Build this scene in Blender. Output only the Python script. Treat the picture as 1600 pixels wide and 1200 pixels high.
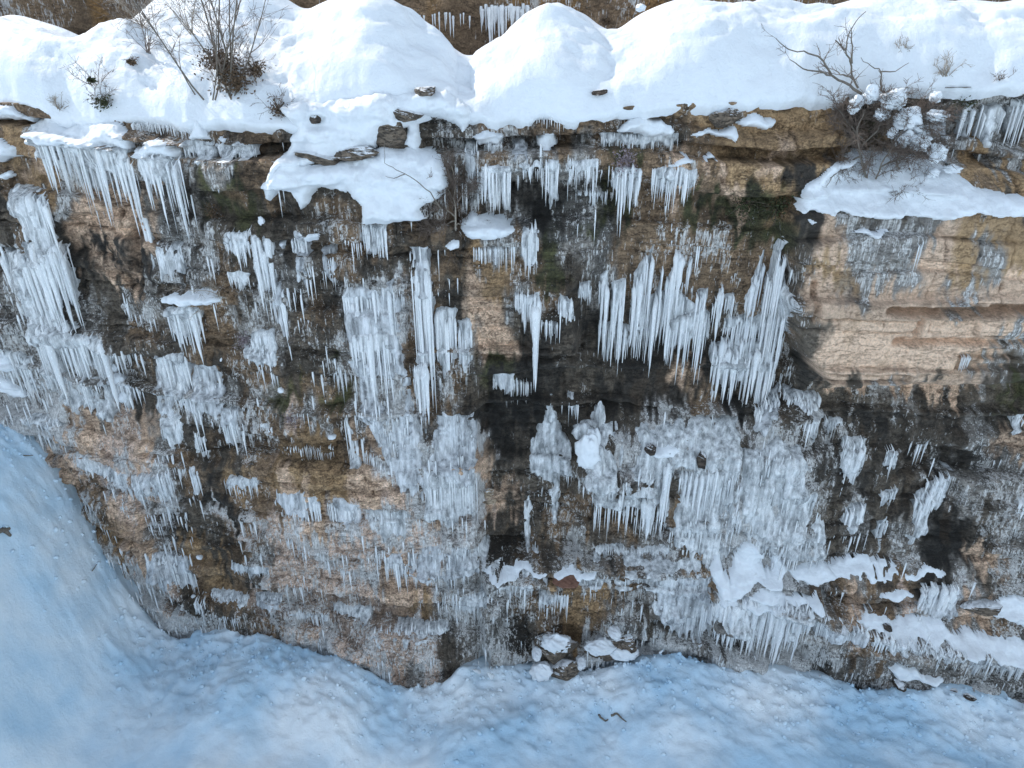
import bpy, math, random
import numpy as np
from mathutils import Vector
random.seed(7)
SC = bpy.context.scene
COL = SC.collection
for o in list(bpy.data.objects):
    bpy.data.objects.remove(o)

# ------------------------------------------------------------------ camera, sky, sun, exposure
CAMP = np.array([0.0, -24.0, 0.0]); PITCH = math.radians(26.0); FPX = 1067.0
cam = bpy.data.cameras.new('camera'); camo = bpy.data.objects.new('camera', cam); COL.objects.link(camo)
camo.location = CAMP; camo.rotation_euler = (math.radians(90) - PITCH, 0, 0)
cam.lens = 24.0; cam.sensor_width = 36.0; cam.clip_start = 0.1; cam.clip_end = 2000
SC.camera = camo
SUN_EL = math.radians(40); SUN_AZ = math.radians(-60)      # azimuth from +y towards +x: light from behind the cliff, left
wd = bpy.data.worlds.new('World'); SC.world = wd; wd.use_nodes = True
nt = wd.node_tree; nt.nodes.clear()
sky = nt.nodes.new('ShaderNodeTexSky'); sky.sky_type = 'NISHITA'; sky.sun_disc = False
sky.sun_elevation = SUN_EL; sky.sun_rotation = SUN_AZ; sky.altitude = 1200; sky.air_density = 1.0; sky.dust_density = 0.8
bg = nt.nodes.new('ShaderNodeBackground'); bg.inputs[1].default_value = 0.15
wo = nt.nodes.new('ShaderNodeOutputWorld')
hs = nt.nodes.new('ShaderNodeHueSaturation'); hs.inputs['Saturation'].default_value = 0.56; hs.inputs['Hue'].default_value = 0.485      # sky colour paled and shifted in hue
nt.links.new(sky.outputs[0], hs.inputs['Color']); nt.links.new(hs.outputs[0], bg.inputs[0]); nt.links.new(bg.outputs[0], wo.inputs[0])
sl = bpy.data.lights.new('sun', 'SUN'); sl.energy = 2.0; sl.angle = math.radians(0.5); sl.color = (1.0, 0.96, 0.90)
so = bpy.data.objects.new('sun', sl); COL.objects.link(so)
sd = Vector((math.sin(SUN_AZ)*math.cos(SUN_EL), math.cos(SUN_AZ)*math.cos(SUN_EL), math.sin(SUN_EL)))
so.rotation_euler = sd.to_track_quat('Z', 'Y').to_euler(); so.location = (-20, 30, 40)
vs = SC.view_settings; vs.view_transform = 'Standard'; vs.look = 'None'; vs.gamma = 1; vs.use_curve_mapping = False
vs.exposure = 1.05

# ------------------------------------------------------------------ numeric helpers
def _h(ix, iy, s):
    with np.errstate(over='ignore'):
        h = (ix.astype(np.int64)*374761393 + iy.astype(np.int64)*668265263 + s*974634777) & 0xffffffff
        h = ((h ^ (h >> 13)) * 1274126177) & 0xffffffff
        h = (h ^ (h >> 16)) & 0xffffffff
    return h/4294967295.0
def vn(x, y, s=0):
    x = np.asarray(x, float); y = np.asarray(y, float)
    xi = np.floor(x); yi = np.floor(y); fx = x-xi; fy = y-yi
    fx = fx*fx*(3-2*fx); fy = fy*fy*(3-2*fy)
    a = _h(xi, yi, s); b = _h(xi+1, yi, s); c = _h(xi, yi+1, s); d = _h(xi+1, yi+1, s)
    return (a*(1-fx)+b*fx)*(1-fy)+(c*(1-fx)+d*fx)*fy
def fbm(x, y, o=4, s=0, g=0.5):
    t = 0; a = 1; n = 0
    for k in range(o):
        t = t+a*(vn(x*2**k+17.3*k, y*2**k-9.1*k, s+k)-0.5)*2; n += a; a *= g
    return t/n
def ridge(x, y, o=4, s=0):
    t = 0; a = 1; n = 0
    for k in range(o):
        t = t+a*(1-np.abs(vn(x*2**k, y*2**k, s+k)-0.5)*2); n += a; a *= 0.5
    return t/n
def sstep(a, b, x):
    t = np.clip((x-a)/(b-a), 0, 1); return t*t*(3-2*t)
cP, sP = math.cos(PITCH), math.sin(PITCH)
def slope_of(py):                    # dz/dy along the ray of an image row
    v = (600-np.asarray(py, float))/FPX
    return (-sP+v*cP)/(cP+v*sP)
def z_at(py, y): return (y+24.0)*slope_of(py)
def at(px, py, y):                   # world point on the plane y for an image position
    v = (600-np.asarray(py, float))/FPX
    t = (y+24.0)/(cP+v*sP)
    return (np.asarray(px, float)-800)/FPX*t, z_at(py, y)
def proj(x, y, z):
    yr = y+24.0
    f = yr*cP-z*sP; u = yr*sP+z*cP
    return 800+FPX*x/f, 600-FPX*u/f

def blur1(a, r, ax):
    if r < 1: return a
    k = 2*r+1
    p = [(0, 0), (0, 0)]; p[ax] = (r+1, r)
    c = np.cumsum(np.pad(a, p, mode='edge'), axis=ax)
    return ((c[k:] - c[:-k]) if ax == 0 else (c[:, k:] - c[:, :-k]))/k
def blur(a, rx, rz, n=2):
    for _ in range(n): a = blur1(blur1(a, rx, 1), rz, 0)
    return a
def inpoly(x, z, P):
    ins = np.zeros(x.shape, bool); n = len(P)
    for i in range(n):
        x1, z1 = P[i]; x2, z2 = P[(i+1) % n]
        if z1 == z2: continue
        c = ((z1 > z) != (z2 > z)) & (x < (x2-x1)*(z-z1)/(z2-z1)+x1)
        ins ^= c
    return ins
def sdist(x, z, P):                  # positive inside
    d = np.full(x.shape, 1e9); n = len(P)
    for i in range(n):
        x1, z1 = P[i]; x2, z2 = P[(i+1) % n]
        dx, dz = x2-x1, z2-z1; L = dx*dx+dz*dz+1e-9
        t = np.clip(((x-x1)*dx+(z-z1)*dz)/L, 0, 1)
        d = np.minimum(d, (x-x1-t*dx)**2+(z-z1-t*dz)**2)
    d = np.sqrt(d)
    return np.where(inpoly(x, z, P), d, -d)

# ------------------------------------------------------------------ object helpers
def mesh_np(name, V, F, mat, parent=None, smooth=True, cols=None, fl=None):
    V = np.asarray(V, np.float32).reshape(-1, 3); F = np.asarray(F, np.int32)
    me = bpy.data.meshes.new(name); k = F.shape[1]
    me.vertices.add(len(V)); me.vertices.foreach_set('co', V.ravel())
    me.loops.add(F.size); me.loops.foreach_set('vertex_index', F.ravel())
    me.polygons.add(len(F)); me.polygons.foreach_set('loop_start', np.arange(0, F.size, k, dtype=np.int32))
    try: me.polygons.foreach_set('loop_total', np.full(len(F), k, np.int32))
    except Exception: pass
    me.update(calc_edges=True); me.validate()
    if smooth: me.polygons.foreach_set('use_smooth', np.ones(len(me.polygons), bool))
    if cols is not None:
        for nm, arr in cols.items():
            a = me.color_attributes.new(nm, 'FLOAT_COLOR', 'POINT')
            c = np.ones((len(V), 4), np.float32); c[:, :3] = arr
            a.data.foreach_set('color', c.ravel())
    me.materials.append(mat)
    o = bpy.data.objects.new(name, me); COL.objects.link(o)
    if parent: o.parent = parent
    return o
def gridfaces(ny, nx, keep=None):
    i = np.arange(ny*nx).reshape(ny, nx)
    F = np.stack([i[:-1, :-1], i[:-1, 1:], i[1:, 1:], i[1:, :-1]], -1).reshape(-1, 4)
    if keep is not None:
        kk = keep.ravel(); F = F[kk[F].all(1)]
    return F
def compact(V, F):
    u, inv = np.unique(F.ravel(), return_inverse=True)
    return V[u], inv.reshape(F.shape), u
def tag(o, label=None, cat=None, group=None, kind=None):
    if label: o['label'] = label
    if cat: o['category'] = cat
    if group: o['group'] = group
    if kind: o['kind'] = kind
    return o
def empty(name, loc, label, cat, group=None):
    o = bpy.data.objects.new(name, None); COL.objects.link(o); o.location = loc; o.empty_display_size = 0.2
    return tag(o, label, cat, group)
def put_under(o, root):              # parent without moving
    o.parent = root; o.location = tuple(-c for c in root.location)

# ------------------------------------------------------------------ materials
def newmat(name):
    m = bpy.data.materials.new(name); m.use_nodes = True
    n = m.node_tree; b = n.nodes['Principled BSDF']
    return m, n, b, n.links
def N(n, t, **k):
    o = n.nodes.new(t)
    for a, v in k.items():
        if a in o.inputs: o.inputs[a].default_value = v
        else: setattr(o, a, v)
    return o
def mapped(n, scale):
    tc = N(n, 'ShaderNodeNewGeometry'); mp = N(n, 'ShaderNodeMapping')
    mp.inputs['Scale'].default_value = scale
    n.links.new(tc.outputs['Position'], mp.inputs['Vector']); return mp.outputs[0]
def noise(n, vec, sc, det=6, rough=0.6):
    t = N(n, 'ShaderNodeTexNoise', Scale=sc, Detail=det, Roughness=rough)
    n.links.new(vec, t.inputs['Vector']); return t.outputs['Fac']
def rng(n, v, a, b, c, d):
    r = N(n, 'ShaderNodeMapRange'); n.links.new(v, r.inputs[0])
    for i, q in enumerate((a, b, c, d)): r.inputs[i+1].default_value = q
    return r.outputs[0]
def math_(n, op, a, b):
    r = N(n, 'ShaderNodeMath', operation=op)
    for i, q in enumerate((a, b)):
        if isinstance(q, (int, float)): r.inputs[i].default_value = q
        else: n.links.new(q, r.inputs[i])
    return r.outputs[0]
def mix(n, f, a, b, mode='MIX'):
    r = N(n, 'ShaderNodeMix', data_type='RGBA', blend_type=mode)
    for idx, q in ((0, f), (6, a), (7, b)):
        if isinstance(q, (int, float)): r.inputs[idx].default_value = q
        elif isinstance(q, tuple): r.inputs[idx].default_value = (*q, 1)
        else: n.links.new(q, r.inputs[idx])
    return r.outputs[2]
def bump(n, h, st, dist, prev=None):
    b = N(n, 'ShaderNodeBump', Strength=st, Distance=dist); n.links.new(h, b.inputs['Height'])
    if prev: n.links.new(prev, b.inputs['Normal'])
    return b.outputs[0]

# rock: vertex colour holds the stone's own colour with crevice shade painted in, the shader adds grain, lichen flecks and thin rime streaks
M_rock, n, b, L = newmat('rock')
at_ = N(n, 'ShaderNodeAttribute', attribute_name='col'); ai = N(n, 'ShaderNodeAttribute', attribute_name='ice')
sep = N(n, 'ShaderNodeSeparateColor'); L.new(ai.outputs['Color'], sep.inputs[0])
calm = rng(n, sep.outputs[1], 0, 1, 1.0, 0.45)
g1 = noise(n, mapped(n, (1, 1, 1)), 3.5, 8, 0.7)
g2 = noise(n, mapped(n, (1, 1, 1)), 14, 4, 0.65)
c = mix(n, calm, at_.outputs['Color'], mix(n, rng(n, g1, 0.3, 0.7, 0, 1), (0.48, 0.44, 0.41), (1.40, 1.38, 1.35)), 'MULTIPLY')
crn = noise(n, mapped(n, (1.3, 1.3, 4.5)), 1.0, 7, 0.62); cr2 = noise(n, mapped(n, (2.2, 2.2, 1.6)), 1.0, 6, 0.6)
ck = rng(n, math_(n, 'ABSOLUTE', math_(n, 'SUBTRACT', crn, 0.5), 0), 0.0, 0.022, 0.0, 1.0)
ck2 = rng(n, math_(n, 'ABSOLUTE', math_(n, 'SUBTRACT', cr2, 0.52), 0), 0.0, 0.012, 0.6, 1.0)
ckm = math_(n, 'MULTIPLY', ck, ck2)
lowm = rng(n, noise(n, mapped(n, (1, 1, 1)), 0.55, 3, 0.5), 0.45, 0.62, 0.0, 0.85)
ckm = math_(n, 'MAXIMUM', ckm, lowm)
c = mix(n, calm, c, mix(n, ckm, (0.35, 0.33, 0.31), (1, 1, 1)), 'MULTIPLY')
c = mix(n, calm, c, mix(n, rng(n, g2, 0.3, 0.7, 0, 1), (0.60, 0.58, 0.56), (1.38, 1.37, 1.35)), 'MULTIPLY')
st = noise(n, mapped(n, (9.0, 9.0, 0.8)), 1.0, 4, 0.6)
st2 = noise(n, mapped(n, (24, 24, 1.6)), 1.0, 3, 0.55)
pat = noise(n, mapped(n, (1.2, 1.2, 0.7)), 1.0, 5, 0.62)
s_ = math_(n, 'ADD', math_(n, 'MULTIPLY', st, 0.5), math_(n, 'ADD', math_(n, 'MULTIPLY', st2, 0.3), math_(n, 'MULTIPLY', pat, 0.4)))
fa = rng(n, math_(n, 'ADD', s_, math_(n, 'MULTIPLY', sep.outputs[0], 0.36)), 0.775, 0.845, 0, 1)
fa = math_(n, 'MULTIPLY', fa, rng(n, sep.outputs[0], 0.0, 0.4, 0.0, 0.80))
frost = mix(n, rng(n, st2, 0.35, 0.65, 0, 1), (0.40, 0.38, 0.36), (0.86, 0.84, 0.82))
c = mix(n, fa, c, frost)
L.new(c, b.inputs['Base Color'])
L.new(rng(n, fa, 0, 1, 0.85, 0.38), b.inputs['Roughness'])
h = bump(n, ckm, 0.8, 0.05); h = bump(n, g1, 0.6, 0.10, h); h = bump(n, g2, 0.7, 0.035, h); h = bump(n, s_, 0.5, 0.05, h)
L.new(h, b.inputs['Normal'])

def ice_mat(name, lo, hi, trans):
    m, n, b, L = newmat(name)
    v = noise(n, mapped(n, (5, 5, 0.5)), 1.0, 4, 0.6)
    w = noise(n, mapped(n, (1, 1, 0.6)), 2.2, 6, 0.7)
    q = noise(n, mapped(n, (28, 28, 5)), 1.0, 4, 0.7)
    f = math_(n, 'ADD', math_(n, 'MULTIPLY', v, 0.75), math_(n, 'ADD', math_(n, 'MULTIPLY', w, 0.28), math_(n, 'MULTIPLY', q, 0.10)))
    L.new(mix(n, rng(n, f, 0.43, 0.68, 0, 1), lo, hi), b.inputs['Base Color'])
    L.new(rng(n, q, 0.3, 0.7, 0.10, 0.34), b.inputs['Roughness'])
    b.inputs['IOR'].default_value = 1.31
    b.inputs['Transmission Weight'].default_value = trans
    hh = bump(n, v, 0.5, 0.06); hh = bump(n, q, 0.25, 0.015, hh); L.new(hh, b.inputs['Normal'])
    return m
M_ice = ice_mat('clear_ice', (0.80, 0.82, 0.84), (0.99, 0.99, 0.99), 0.22)
M_sheet = ice_mat('ice_sheet', (0.24, 0.25, 0.255), (0.90, 0.91, 0.92), 0.15)
M_grey = ice_mat('grey_ice', (0.19, 0.195, 0.20), (0.76, 0.77, 0.79), 0.05)

M_snow, n, b, L = newmat('snow')
s1 = noise(n, mapped(n, (1, 1, 1)), 2.0, 8, 0.65); s2 = noise(n, mapped(n, (1, 1, 1)), 28, 5, 0.7)
L.new(mix(n, s1, (0.74, 0.77, 0.81), (0.85, 0.87, 0.89)), b.inputs['Base Color'])
b.inputs['Roughness'].default_value = 0.6; b.inputs['Specular IOR Level'].default_value = 0.25
hh = bump(n, s1, 0.6, 0.18); hh = bump(n, s2, 0.4, 0.02, hh); L.new(hh, b.inputs['Normal'])

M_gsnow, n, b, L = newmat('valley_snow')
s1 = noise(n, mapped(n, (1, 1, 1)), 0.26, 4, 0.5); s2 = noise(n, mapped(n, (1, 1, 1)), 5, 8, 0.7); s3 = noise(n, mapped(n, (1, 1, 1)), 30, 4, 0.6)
L.new(mix(n, rng(n, s1, 0.35, 0.65, 0, 1), (0.46, 0.66, 0.82), (0.88, 0.93, 0.96)), b.inputs['Base Color'])  # mottled blue of skylit shade painted into the base colour
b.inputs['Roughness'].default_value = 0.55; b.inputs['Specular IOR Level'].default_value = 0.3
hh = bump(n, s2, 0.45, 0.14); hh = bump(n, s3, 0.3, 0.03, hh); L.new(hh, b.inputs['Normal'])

def plain(name, c0, c1, sc=8, rough=0.85, bd=0.02):
    m, n, b, L = newmat(name)
    f = noise(n, mapped(n, (1, 1, 1)), sc, 6, 0.7)
    L.new(mix(n, rng(n, f, 0.3, 0.7, 0, 1), c0, c1), b.inputs['Base Color'])
    b.inputs['Roughness'].default_value = rough
    L.new(bump(n, f, 0.5, bd), b.inputs['Normal']); return m
M_bark = plain('bark', (0.09, 0.075, 0.06), (0.22, 0.19, 0.155), 14)
M_twig = plain('twig', (0.09, 0.065, 0.05), (0.20, 0.15, 0.12), 14)
M_pale = plain('pale_twig', (0.22, 0.19, 0.15), (0.40, 0.34, 0.28), 14)
M_leaf = plain('dry_leaves', (0.05, 0.04, 0.025), (0.17, 0.10, 0.055), 9)
M_moss = plain('moss', (0.02, 0.025, 0.01), (0.075, 0.08, 0.03), 9)
def stone_mat(name, c0, c1):
    m, n, b, L = newmat(name)
    f = noise(n, mapped(n, (1, 1, 1.6)), 4, 8, 0.7); k = noise(n, mapped(n, (1.5, 1.5, 6)), 1.6, 7, 0.6); f2 = noise(n, mapped(n, (1, 1, 1)), 18, 5, 0.7)
    ck = rng(n, math_(n, 'ABSOLUTE', math_(n, 'SUBTRACT', k, 0.5), 0), 0, 0.03, 0, 1)
    c = mix(n, rng(n, f, 0.32, 0.68, 0, 1), c0, c1); c = mix(n, 1.0, c, mix(n, ck, (0.3, 0.28, 0.26), (1, 1, 1)), 'MULTIPLY')
    geo = N(n, 'ShaderNodeNewGeometry'); s = N(n, 'ShaderNodeSeparateXYZ'); L.new(geo.outputs['Normal'], s.inputs[0])
    d = rng(n, math_(n, 'ADD', s.outputs[2], math_(n, 'MULTIPLY', f, 0.9)), 1.12, 1.22, 0, 1)      # settled snow dust on upward faces
    L.new(mix(n, d, c, (0.82, 0.83, 0.85)), b.inputs['Base Color']); b.inputs['Roughness'].default_value = 0.88
    h = bump(n, ck, 0.8, 0.06); h = bump(n, f2, 0.7, 0.04, h); L.new(h, b.inputs['Normal']); return m
M_stone_old = plain('stone', (0.05, 0.043, 0.038), (0.30, 0.23, 0.17), 5, 0.9, 0.10)

M_stone = stone_mat('layered_stone', (0.05, 0.042, 0.035), (0.26, 0.195, 0.14))
M_dark = stone_mat('dark_stone', (0.022, 0.018, 0.016), (0.12, 0.085, 0.06))
# ------------------------------------------------------------------ the cliff: relief over (x, z)
DX = 0.05
gx = np.arange(-31, 31.001, DX); gz = np.arange(-33.5, -0.3, DX)
GX, GZ = np.meshgrid(gx, gz)
def base_p(x, z):                    # general bulge of the wall towards the viewer, metres
    l = -3.2*sstep(-7, -22, x)*(0.5+0.5*sstep(-30, -8, z))
    prow = 0.9*np.exp(-((x+4.2)/3.2)**2)*sstep(-14, -26, z)
    r = 1.2*sstep(6, 22, x)*sstep(-14, -24, z)
    return 0.035*(-z-2)+l+prow+r
def unproj(pts, dp=0.0):
    out = []
    for (px, py) in pts:
        y = 0.0
        for _ in range(25):
            x, z = at(px, py, y); y = 0.5*y+0.5*(-(float(base_p(x, z))+dp))
        x, z = at(px, py, y); out.append((float(x), float(z)))
    return out
D = np.zeros_like(GX)
wx = GX+0.22*fbm(GX*0.9, GZ*0.9, 4, 11); wz = GZ+0.13*fbm(GX*0.8, GZ*1.1, 4, 31)
def feat(pts, d0, d1=None, soft=0.1):
    """polygon in the picture set to protrusion d0 (top) .. d1 (bottom)"""
    global D
    dm = d0 if d1 is None else 0.5*(d0+d1)
    n = len(pts); ys = [p[1] for p in pts]; t0, t1 = min(ys), max(ys)
    W = []
    for p in pts:
        f = (p[1]-t0)/max(1, t1-t0); W += unproj([p], d0 if d1 is None else d0+(d1-d0)*f)
    xs = [w[0] for w in W]; zs = [w[1] for w in W]
    i0, i1 = np.searchsorted(gz, (min(zs)-1, max(zs)+1)); j0, j1 = np.searchsorted(gx, (min(xs)-1, max(xs)+1))
    s = (slice(i0, i1), slice(j0, j1))
    m = inpoly(wx[s], wz[s], W).astype(float)
    r = max(1, int(soft/DX)); m = blur(m, r, r)
    if d1 is None: v = d0
    else: v = d0+(d1-d0)*np.clip((max(zs)-wz[s])/(max(zs)-min(zs)), 0, 1)
    D[s] = D[s]*(1-m)+v*m
# upper left
feat([(-300, 190), (45, 188), (60, 330), (40, 640), (-300, 640)], -0.25)
feat([(45, 186), (440, 186), (440, 232), (45, 232)], -0.35)
feat([(48, 205), (205, 210), (285, 226), (287, 242), (215, 246), (205, 236), (50, 228)], 0.55, soft=0.05)
feat([(290, 228), (440, 228), (430, 330), (300, 320)], 0.1)
feat([(110, 335), (190, 320), (235, 330), (238, 450), (120, 440)], -0.5)
feat([(170, 330), (215, 340), (212, 425), (185, 425)], 0.0)
feat([(245, 455), (345, 452), (360, 478), (262, 490)], 0.5, soft=0.05)
feat([(350, 360), (425, 358), (430, 420), (350, 425)], 0.25)
feat([(105, 380), (235, 470), (230, 520), (160, 520), (110, 490)], -0.1)
feat([(15, 290), (80, 300), (120, 520), (180, 640), (120, 650), (60, 560), (20, 430)], 0.35, soft=0.25)
feat([(150, 510), (265, 530), (265, 545), (160, 560)], 0.25)
# shoulder in the middle under the snow tongue
feat([(455, 188), (740, 185), (735, 260), (700, 350), (560, 350), (455, 335), (420, 300), (440, 240)], -0.5, 0.95, soft=0.15)
feat([(445, 300), (500, 290), (560, 300), (575, 345), (570, 380), (450, 380)], 0.6)
feat([(700, 240), (735, 240), (730, 340), (700, 345)], -0.1)
feat([(430, 380), (520, 360), (520, 600), (430, 600)], 0.1)
feat([(535, 400), (625, 380), (640, 560), (610, 690), (560, 640), (535, 520)], 0.35, soft=0.3)
feat([(640, 370), (720, 380), (680, 480), (670, 690), (640, 690)], 0.3, soft=0.2)
feat([(680, 460), (745, 480), (740, 640), (685, 650)], 0.05)
# upper middle band
feat([(735, 182), (1310, 150), (1310, 205), (1100, 215), (735, 240)], -0.3)
feat([(735, 236), (1000, 240), (1310, 205), (1300, 262), (1250, 300), (1100, 300), (1000, 270), (735, 268)], 0.25)
feat([(720, 330), (890, 345), (890, 460), (800, 465), (725, 455)], 0.2)
feat([(750, 262), (900, 268), (905, 345), (810, 345), (760, 335)], -0.35)
feat([(905, 270), (1000, 268), (1100, 300), (1245, 300), (1240, 345), (905, 345)], -0.2)
feat([(900, 345), (1238, 345), (1235, 560), (900, 560)], -0.15, -1.3, soft=0.15)
feat([(745, 560), (1238, 560), (1238, 640), (900, 645), (895, 870), (750, 870)], -1.15, -0.7, soft=0.2)
feat([(745, 480), (830, 470), (830, 580), (745, 590)], -0.1)
# right block
feat([(1310, 136), (1900, 120), (1900, 250), (1320, 250)], -1.3)
feat([(1560, 235), (1900, 235), (1900, 282), (1540, 280)], -0.8)
feat([(1250, 290), (1330, 236), (1480, 250), (1900, 300), (1900, 345), (1238, 338)], -1.2, 1.35, soft=0.08)
feat([(1238, 336), (1900, 338), (1900, 466), (1400, 470), (1240, 466)], 1.35, soft=0.06)
feat([(1238, 466), (1900, 466), (1900, 560), (1530, 548), (1500, 556), (1490, 602), (1300, 604), (1262, 560), (1240, 520)], 1.6, soft=0.06)
feat([(1350, 465), (1900, 463), (1900, 475), (1400, 478)], 0.7, soft=0.03)
feat([(1258, 432), (1264, 432), (1264, 490), (1258, 490)], 0.9, soft=0.03)
feat([(1420, 480), (1426, 480), (1424, 522), (1419, 522)], 1.05, soft=0.03)
feat([(1380, 522), (1900, 522), (1900, 528), (1380, 528)], 1.05, soft=0.03)
feat([(1250, 604), (1900, 556), (1900, 700), (1260, 700)], -1.1, 0.0, soft=0.15)
feat([(1490, 680), (1900, 680), (1900, 860), (1520, 860)], 0.35)
feat([(1240, 640), (1285, 640), (1285, 870), (1160, 870), (1160, 690)], 0.45, soft=0.25)
# lower left
feat([(60, 640), (420, 640), (560, 700), (740, 640), (750, 850), (420, 900), (200, 800), (120, 740)], 0.3, soft=0.25)
feat([(230, 690), (540, 690), (545, 702), (300, 712)], -0.2, soft=0.08)
feat([(205, 796), (420, 800), (430, 815), (380, 850), (230, 815)], -0.15, soft=0.08)
feat([(430, 702), (610, 700), (610, 780), (440, 760)], 0.45, soft=0.15)
feat([(560, 786), (640, 786), (640, 800), (560, 798)], 0.0, soft=0.05)
feat([(620, 850), (750, 850), (750, 900), (640, 900)], 0.3)
feat([(125, 765), (190, 765), (300, 980), (220, 900)], 0.75, soft=0.2)
feat([(300, 850), (420, 860), (420, 880), (300, 870)], 0.0, soft=0.08)
feat([(300, 920), (318, 920), (322, 990), (300, 990)], -0.1, soft=0.08)
# lower middle and right
feat([(905, 640), (1180, 640), (1180, 700), (905, 700)], -0.5, 0.35, soft=0.1)
feat([(900, 695), (1160, 700), (1160, 760), (920, 778)], 0.45, soft=0.08)
feat([(925, 780), (1035, 776), (1035, 850), (925, 850)], -0.25, soft=0.1)
feat([(1035, 760), (1170, 740), (1180, 870), (1040, 870)], 0.35, soft=0.15)
feat([(750, 866), (1110, 862), (1110, 892), (750, 896)], 0.0, 0.9, soft=0.08)
feat([(750, 892), (1112, 888), (1120, 1030), (1000, 1030), (760, 1060)], 0.95, 0.9, soft=0.1)
feat([(1110, 850), (1285, 865), (1285, 940), (1110, 938)], 0.1, 1.5, soft=0.1)
feat([(1110, 934), (1285, 934), (1300, 1080), (1110, 1060)], 1.5, soft=0.1)
feat([(1285, 872), (1900, 860), (1900, 930), (1285, 915)], 0.2, 0.9, soft=0.1)
feat([(1285, 910), (1440, 915), (1900, 940), (1900, 990), (1440, 985), (1290, 950)], 0.95, soft=0.1)
feat([(1290, 948), (1370, 950), (1600, 985), (1900, 1050), (1900, 1080), (1600, 1030), (1440, 1005), (1290, 965)], 1.0, 2.0, soft=0.1)
feat([(1290, 965), (1440, 1005), (1600, 1030), (1900, 1080), (1900, 1250), (1290, 1160)], 2.0, soft=0.1)
feat([(400, 1000), (740, 1000), (740, 1200), (300, 1200)], 0.5, 0.3, soft=0.3)

P0 = base_p(GX, GZ)+D
# bedding and joints
rngs = np.random.RandomState(5)
zw = GZ+0.02*GX+0.65*fbm(GX*0.10, GZ*0.10, 2, 51)+0.07*fbm(GX*0.9, GZ*0.7, 3, 52)
edges = [-36.0]
while edges[-1] < 2: edges.append(edges[-1]+rngs.choice([0.22, 0.35, 0.5, 0.8, 1.2])*rngs.uniform(0.8, 1.2))
edges = np.array(edges); li = np.searchsorted(edges, zw)-1; li = np.clip(li, 0, len(edges)-2)
lo = edges[li]; hi = edges[li+1]; dz = np.minimum(zw-lo, hi-zw)
lw = rngs.uniform(0.9, 3.2, len(edges))[li]; lof = rngs.uniform(0, 5, len(edges))[li]
xw = (GX+0.12*fbm(GX*1.5, GZ*1.5, 3, 60))/lw+lof; ci = np.floor(xw); dxj = np.minimum(xw-ci, 1-(xw-ci))*lw
amp = 0.4+0.8*vn(GX*0.25, GZ*0.3, 71)
blk = (_h(ci, li, 3)-0.5)*0.42*amp+(_h(li, li*0, 5)-0.5)*0.36*(0.4+1.2*vn(GX*0.16, li*3.3, 73))
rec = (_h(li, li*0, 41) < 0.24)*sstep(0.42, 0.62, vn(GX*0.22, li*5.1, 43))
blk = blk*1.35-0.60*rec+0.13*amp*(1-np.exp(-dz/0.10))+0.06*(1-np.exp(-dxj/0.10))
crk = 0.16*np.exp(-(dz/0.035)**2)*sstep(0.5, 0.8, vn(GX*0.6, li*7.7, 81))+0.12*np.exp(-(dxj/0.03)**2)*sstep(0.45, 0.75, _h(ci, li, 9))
blk = blur(blk, 1, 0, 1)
rough = 0.36*fbm(GX*0.45, GZ*0.6, 3, 90)+0.20*fbm(GX*1.6, GZ*2.4, 4, 95)+0.16*(ridge(GX*1.5, GZ*4.0, 4, 98)-0.5)+0.06*fbm(GX*7, GZ*8, 2, 99)
smoothz = sstep(0.0, 1.0, np.zeros_like(GX))
pxg, pyg = proj(GX, -P0, GZ)
brown = sstep(895, 930, pxg)*sstep(1245, 1225, pxg)*sstep(345, 360, pyg)*sstep(600, 540, pyg)
tblk = sstep(1236, 1250, pxg)*sstep(334, 342, pyg)*sstep(612, 596, pyg)
PR = P0+(blk*(1-0.35*tblk)+rough*(1-0.5*tblk))*(1-0.75*brown)-crk*(1-0.8*brown)
YG = -PR
YS = blur(YG, 5, 5)
pxg, pyg = proj(GX, YG, GZ)

def samp(A, x, z):
    u = np.clip((np.asarray(x)-gx[0])/DX, 0, len(gx)-1.001); v = np.clip((np.asarray(z)-gz[0])/DX, 0, len(gz)-1.001)
    i = u.astype(int); j = v.astype(int); fu = u-i; fv = v-j
    return (A[j, i]*(1-fu)+A[j, i+1]*fu)*(1-fv)+(A[j+1, i]*(1-fu)+A[j+1, i+1]*fu)*fv
def hit(px, py):                     # first meeting of an image ray with the cliff relief
    ys = np.arange(-9, 8, 0.03); x, z = at(px, py, ys)
    yy = samp(YS, x, z); k = np.argmax(ys >= yy)
    if not (ys >= yy).any(): k = len(ys)-1
    return float(x[k]), float(ys[k]), float(z[k])

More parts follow.
